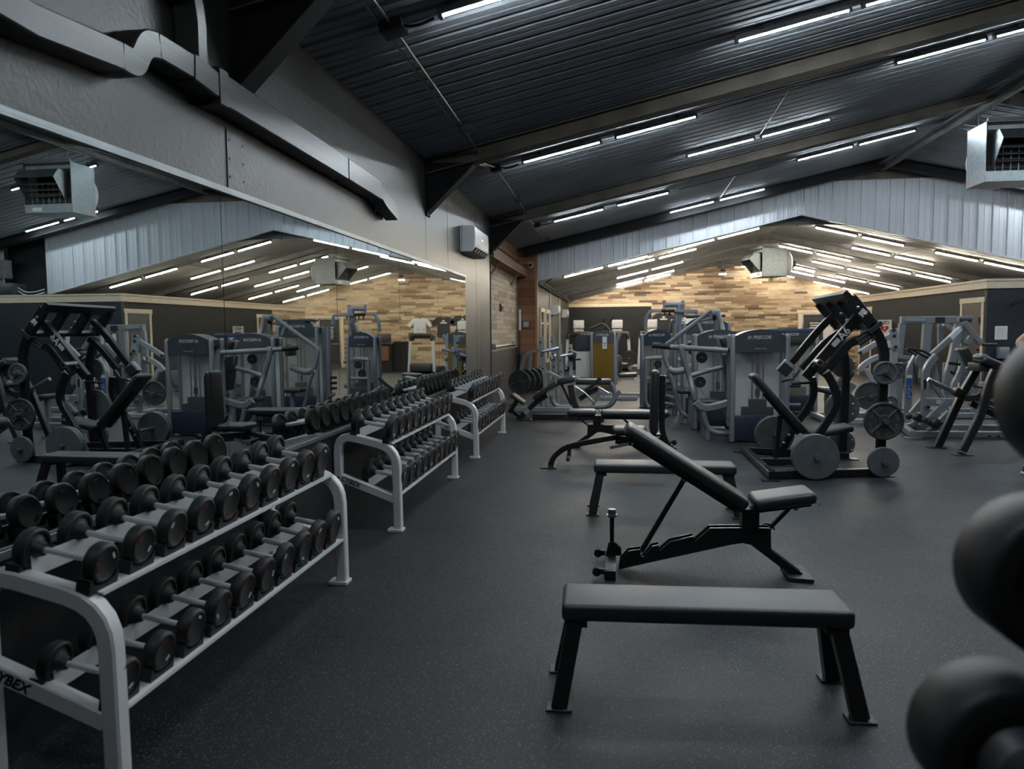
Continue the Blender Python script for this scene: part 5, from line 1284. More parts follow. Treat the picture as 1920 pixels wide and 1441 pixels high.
t = thing('pec_fly_machine', 'weight-stack fly machine with navy top and two hanging arms, left of the press machine', 'exercise machine', (0.9, 14.8, 0), 'weight-stack machines')
tower(t, 0.54, 1.10, 14.32, 1.40, 1.49, 0.36, m_tan, m_navy, m_silver_blue)
SB = m_silver_blue
tubes(t, 'mast', [(1.284, 15.100, 1.983), (1.287, 15.100, 1.653), (1.323, 15.100, 1.190)] + [(1.29, 15.1, 0.6), (1.29, 15.1, 0.0)], 0.06, 0.1, SB)
b = B(); b.rt([(1.225, 15.100, 1.874), (1.232, 15.100, 0.991)] + [(1.2, 15.1, 0.05)], 0.10, 0.07); mesh_obj('mast_channel', b, SB, t)
tubes(t, 'top_bar', [(1.006, 15.150, 1.977), (1.364, 15.150, 1.984)], 0.05, 0, SB)
for q in ([(1.000, 15.150, 2.066), (1.001, 15.150, 1.889)], [(1.361, 15.150, 2.061), (1.363, 15.150, 1.818)]): tubes(t, 'top_peg', q, 0.028, 0, SB)
b = B(); b.rt([(0.726, 15.000, 1.861), (1.630, 15.000, 1.843)], 0.07, 0.06); mesh_obj('cross_arm', b, SB, t)
tubes(t, 'cross_arm_sleeve', [(0.931, 14.980, 1.858), (1.189, 14.980, 1.855)], 0.034, 0, m_rubber)
tubes(t, 'fly_arm', [(0.721, 14.900, 1.853), (0.662, 14.900, 1.777), (0.620, 14.900, 1.658), (0.626, 14.900, 1.483)], 0.036, 0.1, SB)
tubes(t, 'fly_arm', [(1.598, 14.900, 1.837), (1.619, 14.900, 1.788), (1.626, 14.900, 1.648)], 0.036, 0.1, SB)
b = B()
for q in [(0.992, 15.000, 1.798), (1.094, 15.000, 1.796), (1.352, 15.000, 1.799)]: b.cyl(V(q) + V((0, 0, 0.06)), V(q) - V((0, 0, 0.04)), 0.016, seg=8)
mesh_obj('stop_pin', b, m_black_coat, t)
pad_between('back_pad', [(1.162, 14.900, 1.685)][0], [(1.100, 14.900, 1.381)][0], 0.3, 0.08, m_vinyl, t)
tubes(t, 'low_frame', [(0.590, 14.100, 0.943), (0.728, 14.100, 0.959), (0.891, 14.100, 0.963)], 0.04, 0, S)
tubes(t, 'low_frame', [(0.590, 14.100, 0.943), (0.596, 14.100, 0.578)] + [(0.588, 14.100, 0.182), (0.630, 14.100, 0.045), (0.733, 14.100, -0.007)], 0.036, 0.1, S)
tubes(t, 'low_frame', [(0.607, 14.100, 0.575), (0.965, 14.100, 0.575)], 0.03, 0, S)
pulley(t, [(0.820, 14.120, 0.840)][0], 0.072); pulley(t, [(0.746, 14.120, 0.671)][0], 0.075)
tubes(t, 'handle_cable', [(0.689, 14.100, 0.922), (0.690, 14.100, 0.745)], 0.008, 0, m_black_coat, 6)
tubes(t, 'base_bar', [(0.910, 14.300, -0.032), (1.211, 14.300, -0.036)], 0.035, 0, S)
tubes(t, 'side_arm', [(1.039, 14.600, 0.933), (1.134, 14.600, 0.911), (1.292, 14.600, 0.889)], 0.045, 0.05, SB)
tubes(t, 'side_arm', [(1.000, 14.600, 0.429), (1.106, 14.600, 0.413), (1.285, 14.600, 0.397)], 0.06, 0.05, SB)

t = thing('amber_tower_machine', 'weight-stack machine with an amber shroud and a white note on it', 'exercise machine', (-0.27, 18.6, 0), 'weight-stack machines')
tower(t, -0.55, 0.02, 18.6, 1.42, 1.47, 0.36, m_amber, m_shroud_grey, m_silver_blue, base_h=0.06, stack=False, sub=False)
b = B(); b.ext((-0.30, 18.70, 0.05), (-0.08, 18.85, 0.88)); mesh_obj('weight_stack', b, m_alu, t)
b = B(); b.ext((-0.28, 18.58, 1.02), (-0.17, 18.59, 1.32)); mesh_obj('note', b, m_paper, t)
b = B(); b.ext((-0.26, 18.577, 1.15), (-0.19, 18.58, 1.17)); b.ext((-0.25, 18.577, 1.10), (-0.20, 18.58, 1.12)); mesh_obj('note_print', b, m_blue_print, t)
tubes(t, 'side_arm', [(0.039, 18.700, 0.123), (0.050, 18.700, 1.183), (0.156, 18.700, 1.398)], 0.05, 0.1, SB)
b = B(); b.prism([(-0.98, 18.9, 0.95), (-0.6, 18.9, 0.95), (-0.6, 18.9, 1.38), (-0.85, 18.9, 1.40), (-0.98, 18.9, 1.30)], (0, 0.2, 0)); mesh_obj('side_shroud', b, m_navy, t, bevel=0.02)
b = B(); b.ext((-0.96, 18.92, 0.3), (-0.6, 19.1, 0.95)); mesh_obj('side_panel', b, m_backing, t)

# ---------------------------------------------------------------- grey plate-loaded machines on the right
LS, GS = m_light_silver, m_silver
def rtx(t, name, pts, w, h, fil=0.0, mat=None, n=(0, 1, 0)):
    b = B(); b.rt(pts, w, h, n=n, fil=fil, cr=0.12); return mesh_obj(name, b, mat or GS, t)
def bolts(t, pts, r=0.022, mat=None):
    b = B()
    for q in pts: b.lathe(q, V(q) + V((0, -1, 0)), [(0, r), (0.008, r), (0.016, r * 0.5), (0.016, 0)], 14)
    return mesh_obj('bolt', b, mat or m_dark_coat, t)

t = thing('grey_leg_machine', 'grey plate-loaded machine with two curved posts, one with a blue sticker', 'exercise machine', (4.6, 10.9, 0), 'grey plate-loaded machines')
rtx(t, 'base_rail', [(3.98, 10.58, 0.055), (5.6, 10.63, 0.055)], 0.08, 0.09)
rtx(t, 'base_rail', [(4.05, 11.3, 0.055), (5.9, 11.3, 0.055)], 0.08, 0.09)
o = rtx(t, 'base_rail', [(3.99, 10.52, 0.055), (4.17, 11.42, 0.055)], 0.08, 0.09, n=(0.98, -0.2, 0))
b = B(); b.ext((3.97, 10.535, 0.015), (4.02, 10.54, 0.095)); mesh_obj('end_cap', b, m_black_coat, o)
b = B(); b.ext((3.9, 10.5, 0.0), (4.1, 10.62, 0.012)); mesh_obj('foot_plate', b, GS, t)
b = B(); b.ext((5.4, 10.55, 0), (5.6, 10.7, 0.012)); mesh_obj('foot_plate', b, GS, t)
rtx(t, 'curved_post', [(4.184, 10.650, 0.164), (4.169, 10.650, 0.674)] + [(4.169, 10.650, 0.834), (4.172, 10.650, 0.900), (4.219, 10.650, 1.014), (4.284, 10.650, 1.091), (4.300, 10.650, 1.103)], 0.075, 0.09, 0.12)
rtx(t, 'curved_post', [(4.184, 11.250, 0.170), (4.183, 11.250, 0.765)] + [(4.182, 11.250, 0.841), (4.192, 11.250, 0.911), (4.225, 11.250, 0.987), (4.279, 11.250, 1.088)], 0.075, 0.085, 0.12)
b = B(); q = [(4.152, 10.610, 0.801), (4.155, 10.610, 0.661)]; b.rt(q, 0.004, 0.07); mesh_obj('post_sticker', b, m_grey_print, t)
b = B(); q = [(4.150, 10.605, 0.794), (4.153, 10.605, 0.668)]
for k in range(7): b.box(V(q[0]).lerp(V(q[1]), (k + 0.5) / 7), (0.045, 0.003, 0.022))
mesh_obj('post_sticker_letters', b, m_dark_coat, t)
for nme, l, mt in (('white_sticker', [722,30, 720,90], m_white_print), ('blue_sticker', [720,105, 716,240], m_blue_print), ('blue_sticker', [716,250, 714,370], m_blue_print), ('blue_sticker', [713,390, 711,525], m_blue_print)):
    q = [(4.175, 11.210, 0.816), (4.174, 11.210, 0.775), (4.175, 11.210, 0.764), (4.175, 11.210, 0.672), (4.175, 11.210, 0.665), (4.176, 11.210, 0.582), (4.176, 11.210, 0.568), (4.177, 11.210, 0.475)]
    i = {30: 0, 105: 2, 250: 4, 390: 6}[l[1]]
    b = B(); b.rt([q[i], q[i + 1]], 0.004, 0.075); mesh_obj(nme, b, mt, t)
q = [(4.175, 11.207, 0.624), (4.176, 11.207, 0.520)]
b = B()
for p in q: b.tube([V(p) + V((-0.02, 0, -0.03)), V(p) + V((0.0, 0, 0.0)), V(p) + V((0.02, 0, -0.01)), V(p) + V((0.025, 0, -0.04))], 0.005, 6); b.cyl(V(p) + V((-0.005, 0.004, 0.03)), V(p) + V((-0.005, -0.002, 0.03)), 0.01, seg=10)
mesh_obj('sticker_figure', b, m_white_print, t)
rtx(t, 'press_arm', [(4.332, 10.900, 1.106), (4.565, 10.900, 1.331)] + [(4.856, 11.300, 1.463)], 0.06, 0.07)
rtx(t, 'rear_strut', [(4.310, 10.750, 0.991), (4.358, 10.750, 0.719)] + [(4.381, 10.750, 0.706)], 0.06, 0.06)
for pts in ([(3.988, 10.800, 1.203), (4.056, 10.800, 1.196), (4.171, 10.800, 1.177), (4.246, 10.800, 1.141), (4.328, 10.800, 1.074)], [(4.087, 11.100, 1.188), (4.260, 11.100, 1.075), (4.220, 11.100, 1.050)], [(4.059, 10.900, 1.200), (4.317, 10.900, 1.058)]):
    tubes(t, 'hand_grip', pts, 0.017, 0.06, m_rubber, 10)
rtx(t, 'lower_link', [(4.098, 10.900, 0.299), (4.231, 10.900, 0.474), (4.303, 10.900, 0.568)], 0.06, 0.075)
rtx(t, 'lower_link', [(4.182, 10.550, 0.255), (4.363, 10.550, 0.450), (4.409, 10.550, 0.515)], 0.06, 0.085)
rtx(t, 'base_brace', [(4.207, 10.600, 0.082), (4.248, 10.600, 0.105), (4.471, 10.600, 0.348)] , 0.07, 0.085, 0.06)
rtx(t, 'base_brace', [(4.113, 11.200, 0.075), (4.229, 11.200, 0.093), (4.342, 11.200, 0.218)], 0.07, 0.075, 0.06)
rtx(t, 'foot_carriage', [(4.144, 10.550, 0.494), (4.499, 10.550, 0.496)], 0.05, 0.10)
L_ = [(4.268, 10.550, 0.498), (4.328, 10.550, 0.498)]; label_on(L_[0], L_[1], 10.52, 0.045, 'safety_label', m_label, t)
for q in ([(4.069, 10.700, 0.235), (4.128, 10.700, 0.308)], [(4.186, 10.450, 0.183), (4.262, 10.450, 0.267)]): pad_between('roller_pad', q[0], q[1], 0.2, 0.11, m_rubber, t, r=0.02)
b = B()
for q in ([(3.950, 10.600, 0.299)][0], [(4.080, 10.400, 0.272)][0], [(4.117, 10.400, 0.247)][0]): b.lathe(V(q), V(q) + V((0, -1, 0)), [(0, 0.04), (0.03, 0.04), (0.045, 0.02), (0.045, 0)], 16)
mesh_obj('pivot_knob', b, m_dark_coat, t)
bolts(t, [(4.375, 10.570, 0.205), (4.204, 10.570, 0.473), (4.190, 10.570, 0.421)] + [(4.956, 10.560, 0.046), (5.069, 10.560, 0.044)], 0.02)
rtx(t, 'seat_rail', [(4.369, 11.000, 0.748), (4.565, 11.000, 0.473), (4.684, 11.000, 0.473)], 0.06, 0.06)
b = B(); b.lathe([(4.287, 11.000, 1.035)][0], V([(4.287, 11.000, 1.035)][0]) + V((0, -1, 0)), [(0, 0.12), (0.03, 0.12), (0.035, 0.10), (0.035, 0.0)], 30); mesh_obj('cam_disc', b, GS, t)
for y_ in (11.1,):
    tubes(t, 'cable', [(4.181, 11.100, 0.994), (4.242, 11.100, 0.693)], 0.008, 0, m_black_coat, 6)
pad_between('seat_pad', (4.9, 10.95, 0.50), (5.3, 10.95, 0.42), 0.4, 0.08, m_vinyl, t)
rtx(t, 'seat_post', [(5.0, 10.95, 0.05), (5.0, 10.95, 0.46)], 0.07, 0.07)

t = thing('grey_row_machine', 'tall grey plate-loaded machine with a long top bar by the partition door', 'exercise machine', (5.6, 13.2, 0), 'grey plate-loaded machines')
tb = [(4.749, 13.200, 1.612), (5.858, 13.200, 1.609)]
rtx(t, 'top_bar', tb, 0.09, 0.12, mat=m_silver)
b = B(); b.rt([(5.274, 13.150, 1.610), (5.424, 13.150, 1.609)], 0.004, 0.09); mesh_obj('name_plate', b, m_dark_coat, t)
b = B(); b.rt([(4.805, 13.140, 1.619), (5.110, 13.140, 1.616)], 0.004, 0.05); mesh_obj('pale_strip', b, m_light_silver, t)
L_ = [(5.614, 13.200, 1.611), (5.668, 13.200, 1.611)]; label_on(L_[0], L_[1], 13.152, 0.06, 'safety_label', m_label, t)
bolts(t, [(5.669, 13.150, 1.608), (5.736, 13.150, 1.608), (5.803, 13.150, 1.607)], 0.03)
for pts, w, h in (([(4.777, 13.200, 1.553), (4.741, 13.200, 1.038)], 0.09, 0.10), ([(5.133, 13.100, 1.553), (5.112, 13.100, 1.040), (5.096, 13.100, 0.647)], 0.1, 0.13), ([(5.497, 13.500, 1.548), (5.511, 13.500, 1.106)], 0.08, 0.08), ([(5.570, 13.000, 1.544), (5.509, 13.000, 1.042), (5.438, 13.000, 0.731), (5.441, 13.000, 0.614), (5.500, 13.000, 0.478)], 0.1, 0.12), ([(5.829, 13.400, 1.544), (5.822, 13.400, 1.207)], 0.08, 0.09)):
    pts = list(pts)
    rtx(t, 'upright', pts, w, h, 0.2)
for x, y in ((4.75, 13.2), (5.45, 13.1), (6.0, 13.3)):
    rtx(t, 'post', [(x, y, 0.0), (x, y, 0.9)], 0.09, 0.10)
rtx(t, 'brace', [(5.440, 13.200, 1.547), (5.648, 13.200, 1.349), (5.799, 13.200, 1.211)], 0.08, 0.08)
rtx(t, 'brace', [(5.456, 13.000, 1.294), (5.209, 13.000, 1.063)], 0.08, 0.09)
rtx(t, 'swing_arm', [(5.689, 13.100, 1.563), (5.840, 13.100, 1.368), (5.972, 13.100, 1.211)], 0.08, 0.09)
rtx(t, 'swing_arm', [(5.849, 13.100, 1.367), (5.737, 13.100, 1.213)], 0.07, 0.08)
tubes(t, 'hand_grip', [(5.981, 13.100, 1.202), (6.203, 13.100, 1.195)], 0.025, 0, m_dark_coat)
rtx(t, 'pad_arm', [(5.344, 12.500, 1.143), (5.450, 12.500, 0.922), (5.395, 12.500, 0.775), (5.317, 12.500, 0.595), (5.304, 12.500, 0.513)], 0.08, 0.07, 0.15)
pad_between('chest_pad', [(5.390, 12.450, 1.176)][0], [(5.513, 12.450, 0.892)][0], 0.32, 0.11, m_vinyl, t)
for q in ([(5.233, 12.500, 0.927), (5.406, 12.500, 0.902)], [(5.257, 12.500, 0.796), (5.327, 12.500, 0.751)]): tubes(t, 'foot_grip', q, 0.022, 0, m_rubber)
rtx(t, 'front_strut', [(5.535, 12.600, 0.843), (5.586, 12.600, 0.679), (5.632, 12.600, 0.448)], 0.06, 0.06)
rtx(t, 'front_strut', [(5.514, 12.600, 0.778), (5.443, 12.600, 0.613)], 0.06, 0.06)
rtx(t, 'base_rail', [(4.7, 12.9, 0.05), (6.6, 12.9, 0.05)], 0.09, 0.09)
rtx(t, 'base_rail', [(4.7, 13.6, 0.05), (6.6, 13.6, 0.05)], 0.09, 0.09)
rtx(t, 'base_rail', [(4.75, 12.86, 0.05), (4.75, 13.64, 0.05)], 0.09, 0.09, n=(1, 0, 0))
rtx(t, 'hook_arm', [(4.637, 13.000, 1.025), (4.721, 13.000, 1.003), (4.887, 13.000, 0.984)], 0.06, 0.07)

t = thing('silver_press_machine', 'pale silver plate-loaded machine half hidden behind the A6 press', 'exercise machine', (4.0, 12.4, 0), 'grey plate-loaded machines')
rtx(t, 'bracket', [(4.340, 12.350, 1.474), (4.388, 12.350, 1.161)], 0.08, 0.11, mat=LS)
bolts(t, [(4.329, 12.300, 1.457), (4.340, 12.300, 1.367), (4.366, 12.300, 1.190)], 0.03)
rtx(t, 'upper_arm', [(4.332, 12.400, 1.373), (4.228, 12.400, 1.307)] + [(4.083, 12.400, 1.229), (3.860, 12.400, 1.089)], 0.07, 0.085, mat=LS)
bolts(t, [(3.861, 12.350, 1.097)], 0.03)
rtx(t, 'upright', [(4.375, 12.400, 1.146), (4.375, 12.400, 0.991)] + [(4.373, 12.400, 0.637), (4.378, 12.400, 0.369)] + [(4.37, 12.4, 0.02)], 0.08, 0.10, mat=LS)
rtx(t, 'lower_arm', [(4.149, 12.400, 1.033), (4.048, 12.400, 0.990), (3.926, 12.400, 0.904), (3.867, 12.400, 0.817)], 0.07, 0.085, 0.08, LS)
rtx(t, 'link', [(3.959, 12.400, 0.838), (4.077, 12.400, 0.642), (4.101, 12.400, 0.511)], 0.06, 0.075, mat=LS)
rtx(t, 'diagonal', [(3.850, 12.600, 0.584), (3.687, 12.600, 0.360), (3.564, 12.600, 0.181)], 0.06, 0.10, mat=LS)
rtx(t, 'base_rail', [(3.3, 12.0, 0.05), (4.6, 12.0, 0.05)], 0.08, 0.08, mat=LS)
rtx(t, 'base_rail', [(3.3, 12.9, 0.05), (4.6, 12.9, 0.05)], 0.08, 0.08, mat=LS)
rtx(t, 'base_rail', [(3.32, 11.95, 0.05), (3.32, 12.95, 0.05)], 0.08, 0.08, mat=LS, n=(1, 0, 0)); rtx(t, 'base_rail', [(4.4, 11.95, 0.05), (4.4, 12.95, 0.05)], 0.08, 0.08, mat=LS, n=(1, 0, 0))
pad_between('seat_pad', (3.2, 12.45, 0.52), (3.6, 12.45, 0.48), 0.34, 0.08, m_vinyl, t)
pad_between('back_pad', [(3.752, 12.500, 0.811)][0], [(3.612, 12.500, 0.524)][0], 0.34, 0.09, m_vinyl, t)
rtx(t, 'seat_post', [(3.4, 12.45, 0.03), (3.4, 12.45, 0.48)], 0.07, 0.07, mat=LS)
tubes(t, 'hand_grip', [(3.509, 12.300, 1.169), (3.428, 12.300, 1.083)], 0.02, 0, m_rubber); tubes(t, 'hand_grip', [(3.176, 12.200, 0.536), (3.404, 12.200, 0.472)], 0.035, 0, m_rubber)
tubes(t, 'plate_peg', [(4.0, 12.42, 0.42), (4.0, 12.22, 0.42)], 0.025, 0, m_steel); tubes(t, 'plate_peg', [(4.32, 12.36, 0.31), (4.32, 12.2, 0.31)], 0.025, 0, m_steel); tubes(t, 'plate_peg', [(4.407, 12.300, 0.814)] + [(4.5, 12.1, 0.965)], 0.025, 0, m_steel)
plate((4.0, 12.30, 0.42), (0, -1, 0), 0.222, 'two', 'large grey two-spoked plate on the pale silver machine')
plate((4.30, 12.25, 0.31), (0, -1, 0), 0.115, 'pale', 'small grey plate low on the pale silver machine')
plate([(4.372, 12.200, 0.820)][0], (0, -1, 0), 0.125, 'spoke', 'dark spoked plate behind the small upper plate of the A6 press')

t = thing('t_bar_row_machine', 'black and grey chest-supported row machine at the right, pad sloping up', 'exercise machine', (4.3, 9.5, 0))
rtx(t, 'front_leg', [(4.04, 9.22, 0.0)] + [(4.048, 9.250, 0.027), (4.245, 9.250, 0.482), (4.289, 9.250, 0.704), (4.322, 9.250, 0.856), (4.374, 9.250, 0.994)], 0.075, 0.085, 0.25, m_dark_coat)
rtx(t, 'rear_leg', [(3.98, 9.75, 0.0)] + [(4.016, 9.750, 0.084), (4.237, 9.750, 0.646), (4.414, 9.750, 0.996)], 0.075, 0.085, 0, m_black_coat)
for x, y in ((4.03, 9.2), (3.97, 9.75)):
    b = B(); b.rbox((x, y, 0.006), (0.20, 0.12, 0.012), 0.002, 1); mesh_obj('foot_plate', b, m_black_coat, t)
rtx(t, 'hoop', [(4.486, 9.500, 0.966), (4.465, 9.500, 0.839), (4.390, 9.500, 0.711), (4.288, 9.500, 0.640), (4.169, 9.500, 0.646)], 0.07, 0.075, 0.15, m_dark_coat)
b = B(); b.rbox([(4.366, 9.600, 1.011)][0], (0.14, 0.3, 0.10), 0.01, 2); mesh_obj('pad_bracket', b, m_dark_coat, t)
pad_between('chest_pad', [(4.297, 9.500, 1.122)][0], [(4.583, 9.500, 0.994)][0], 0.28, 0.10, m_vinyl_grey, t, r=0.04)
pad_between('pad_nose', [(4.287, 9.500, 1.112)][0], [(4.375, 9.500, 1.143)][0], 0.26, 0.09, m_vinyl_grey, t, r=0.04)
tubes(t, 'loading_peg', [(3.769, 9.550, 0.866), (4.109, 9.550, 0.689)], 0.027, 0, m_steel)
b = B(); b.rbox([(4.122, 9.550, 0.699)][0], (0.13, 0.12, 0.10), 0.01, 2, R=rot('Y', 28)); mesh_obj('clamp', b, m_black_coat, t)
rtx(t, 'lower_arm', [(4.252, 9.550, 0.585), (4.582, 9.550, 0.415), (4.717, 9.550, 0.323)], 0.07, 0.075, 0, m_black_coat)
rtx(t, 'lower_arm', [(4.420, 9.700, 0.564), (4.584, 9.700, 0.477)], 0.06, 0.05, 0, m_black_coat)
pad_between('foot_rest', [(4.332, 9.550, 0.778)][0], [(4.528, 9.550, 0.821)][0], 0.3, 0.06, m_dark_coat, t)
rtx(t, 'rear_post', [(4.95, 9.5, 0.0), (4.75, 9.5, 0.45)], 0.075, 0.08, 0, m_black_coat)
tubes(t, 'handle_bar', [(4.85, 9.2, 0.95), (4.85, 9.8, 0.95)], 0.02, 0, m_dark_coat); rtx(t, 'rear_arm', [(4.5, 9.5, 0.90), (4.88, 9.5, 0.95)], 0.05, 0.05, 0, m_dark_coat)

# ================================================================ BENCH STATIONS IN THE BACK LEFT
t = thing('decline_bench', 'black decline sit-up bench with leg rollers, before the plate rack', 'bench', (-0.9, 12.3, 0))
pad_between('back_pad', [(-1.319, 12.300, 0.361)][0], [(-0.920, 12.300, 0.634)][0], 0.30, 0.085, m_vinyl, t)
pad_between('head_pad', [(-0.927, 12.300, 0.631)][0], [(-0.636, 12.300, 0.690)][0], 0.28, 0.10, m_vinyl, t)
rtx(t, 'main_tube', [(-1.597, 12.300, -0.021), (-1.483, 12.300, 0.107), (-1.277, 12.300, 0.305), (-1.102, 12.300, 0.418)], 0.08, 0.085, 0.1, m_black_coat)
L_ = [(-1.477, 12.250, 0.109), (-1.406, 12.250, 0.176)]; label_on(L_[0], L_[1], 12.25, 0.075, 'blue_label', m_light_silver, t)
L_ = [(-1.086, 12.200, 0.472), (-0.871, 12.200, 0.590)]; label_on(L_[0], L_[1], 12.14, 0.03, 'silver_strip', m_alu, t)
pad_between('foot_pad', [(-1.699, 12.300, 0.430)][0], [(-1.475, 12.300, 0.276)][0], 0.30, 0.06, m_dark_coat, t)
rtx(t, 'foot_post', [(-1.615, 12.300, 0.311), (-1.737, 12.300, 0.119)], 0.07, 0.07, 0, m_black_coat)
rtx(t, 'foot_brace', [(-1.716, 12.300, 0.162), (-1.554, 12.300, 0.036)], 0.06, 0.06, 0, m_black_coat)
b = B(); b.cyl([(-1.729, 12.150, 0.262)][0], V([(-1.687, 12.150, 0.234)][0]) + V((0, 0.4, 0)), 0.015, seg=10); mesh_obj('roller_bar', b, m_steel, t)
b = B(); b.rbox((-1.47, 12.3, 0.006), (0.2, 0.4, 0.012), 0.002, 1); mesh_obj('foot', b, m_black_coat, t)
b = B(); b.rbox((-0.2, 12.3, 0.045), (0.08, 0.5, 0.08), 0.004, 1); mesh_obj('foot', b, m_black_coat, t)
rtx(t, 'base_beam', [(-1.35, 12.3, 0.05), (-0.2, 12.3, 0.05)], 0.08, 0.085, 0, m_black_coat)
rtx(t, 'support_post', [(-0.712, 12.300, 0.586), (-0.664, 12.300, 0.322), (-0.595, 12.300, 0.141)] , 0.11, 0.10, 0, m_dark_coat)
rtx(t, 'support_stay', [(-0.854, 12.250, 0.596), (-0.696, 12.250, 0.257)], 0.03, 0.04, 0, m_black_coat)
rtx(t, 'adjust_arm', [(-0.563, 12.300, 0.350), (-0.480, 12.300, 0.406), (-0.260, 12.300, 0.538)], 0.06, 0.075, 0, m_black_coat)
b = B(); b.rt([(-0.465, 12.250, 0.493), (-0.348, 12.250, 0.576), (-0.212, 12.250, 0.707)], 0.06, 0.06, fil=0.05); mesh_obj('roller_pad', b, m_rubber, t)
b = B(); b.tube([(-0.640, 12.200, 0.573), (-0.470, 12.200, 0.463), (-0.320, 12.200, 0.312)], 0.014, 8); b.tube([(-0.245, 12.200, 0.560), (-0.082, 12.200, 0.457)], 0.016, 8); mesh_obj('steel_rod', b, m_chrome, t)
b = B()
for q0, q1 in ([(-0.345, 11.900, 0.207), (-0.292, 11.900, 0.174)], [(-0.289, 11.900, 0.207), (-0.235, 11.900, 0.174)], [(-0.232, 11.900, 0.208), (-0.179, 11.900, 0.174)]): b.cyl(q0, q1, 0.02, seg=10)
mesh_obj('steel_grip', b, m_chrome, t)

t = thing('olympic_bench', 'grey bench-press station with notched uprights and a curved loop base', 'exercise machine', (-0.9, 13.6, 0), 'grey press stations')
for yy, dx in ((13.5, 0.0), (14.3, 0.14)):
    p = [(-1.307, 13.500, 1.379), (-1.266, 13.500, 0.705)]
    rtx(t, 'notched_upright', [(a[0] + dx, yy, a[2]) for a in p], 0.04, 0.085, mat=LS)
    p = [(-1.270, 13.500, 0.705)] + [(-1.211, 13.500, 0.012)]
    rtx(t, 'upright', [(a[0] + dx, yy, a[2]) for a in p], 0.06, 0.06, mat=LS)
    p = [(-1.325, 13.470, 1.274), (-1.305, 13.470, 1.031), (-1.283, 13.470, 0.792)]
    bolts(t, [(a[0] + dx, yy - 0.03, a[2]) for a in p], 0.018)
    q = V([(-1.267, 13.450, 1.113)][0]); q.y = yy
    b = B(); b.cyl(q + V((-0.03, -0.10, 0)), q + V((0.22, -0.03, 0.04)), 0.028, seg=12); b.rbox(q + V((0.14, -0.05, -0.13)), (0.05, 0.12, 0.10), 0.01, 2); mesh_obj('bar_hook', b, m_chrome, t)
rtx(t, 'rear_arm', [(-1.365, 13.700, 1.139), (-1.548, 13.700, 1.082), (-1.632, 13.700, 1.025), (-1.674, 13.700, 0.942), (-1.717, 13.700, 0.760)], 0.07, 0.06, 0.12, GS)
rtx(t, 'rear_stay', [(-1.532, 13.700, 1.049), (-1.567, 13.700, 0.759)], 0.06, 0.06, 0, GS)
rtx(t, 'spotter_bar', [(-1.208, 13.400, 0.743), (-0.958, 13.400, 0.622)], 0.06, 0.06, 0, LS)
rtx(t, 'base_rail', [(-1.782, 13.500, 0.048), (-0.722, 13.500, 0.039)], 0.07, 0.09, 0, LS)
tubes(t, 'loop_base', [(-1.158, 13.900, 0.269), (-1.147, 13.900, 0.167), (-1.096, 13.900, 0.080), (-1.010, 13.900, 0.049)] + [(-0.403, 13.900, 0.056), (-0.155, 13.900, 0.058), (-0.047, 13.900, 0.094), (0.015, 13.900, 0.188), (0.026, 13.900, 0.281), (-0.016, 13.900, 0.422), (-0.063, 13.900, 0.507)], 0.045, 0.1, GS)
rtx(t, 'loop_stay', [(-0.387, 13.900, 0.092), (-0.248, 13.900, 0.343)], 0.05, 0.06, 0, GS)
rtx(t, 'loop_stay', [(-0.061, 13.700, 0.129), (0.113, 13.700, 0.376)], 0.05, 0.075, 0, GS)
pad_between('flat_pad', [(-0.711, 14.000, 0.523)][0], [(-0.048, 14.000, 0.524)][0], 0.30, 0.10, m_vinyl_grey, t)
rtx(t, 'seat_rail', [(-0.649, 14.000, 0.397), (-0.531, 14.000, 0.389)], 0.06, 0.04, 0, LS)

t = thing('incline_press_station', 'second grey press station with bolted uprights behind the first', 'exercise machine', (-0.2, 16.0, 0), 'grey press stations')
for yy, dx in ((15.9, 0.0), (16.7, 0.18)):
    p = [(-1.153, 15.900, 1.174), (-1.098, 15.900, 0.487)]
    rtx(t, 'notched_upright', [(a[0] + dx, yy, a[2]) for a in p] + [(p[1][0] + dx + 0.02, yy, 0.0)], 0.04, 0.085, mat=LS)
    bolts(t, [(a[0] + dx, yy - 0.03, a[2]) for a in [(-1.157, 15.880, 1.089), (-1.139, 15.880, 0.851), (-1.116, 15.880, 0.612)]], 0.018)
    q = V([(-1.093, 15.850, 0.937)][0]); q.y = yy
    b = B(); b.cyl(q + V((-0.03, -0.1, 0)), q + V((0.22, -0.03, 0.05)), 0.028, seg=12); b.rbox(q + V((0.1, -0.05, -0.2)), (0.06, 0.1, 0.06), 0.01, 2); mesh_obj('bar_hook', b, m_chrome, t)
rtx(t, 'base_rail', [(-0.3, 15.9, 0.04), (0.5, 15.9, 0.04)], 0.07, 0.08, 0, LS); rtx(t, 'base_rail', [(-0.1, 16.7, 0.04), (0.6, 16.7, 0.04)], 0.07, 0.08, 0, LS)
rtx(t, 'rear_post', [(-0.924, 16.200, 0.808), (-0.934, 16.200, 0.497)] + [(0.12, 16.2, 0.0)], 0.06, 0.07, 0, LS)
pad_between('head_pad', [(-0.991, 16.200, 0.973)][0], [(-0.807, 16.200, 0.934)][0], 0.30, 0.19, m_vinyl, t, r=0.06)
rtx(t, 'pad_bar', [(-0.947, 16.100, 0.846), (-0.707, 16.100, 0.860)], 0.06, 0.04, 0, m_black_coat)
pad_between('seat_pad', (0.1, 16.2, 0.5), (0.5, 16.2, 0.52), 0.3, 0.09, m_vinyl, t)
rtx(t, 'hand_lever', [(-0.836, 16.200, 1.011), (-0.729, 16.200, 1.301)], 0.03, 0.04, 0, m_dark_coat)
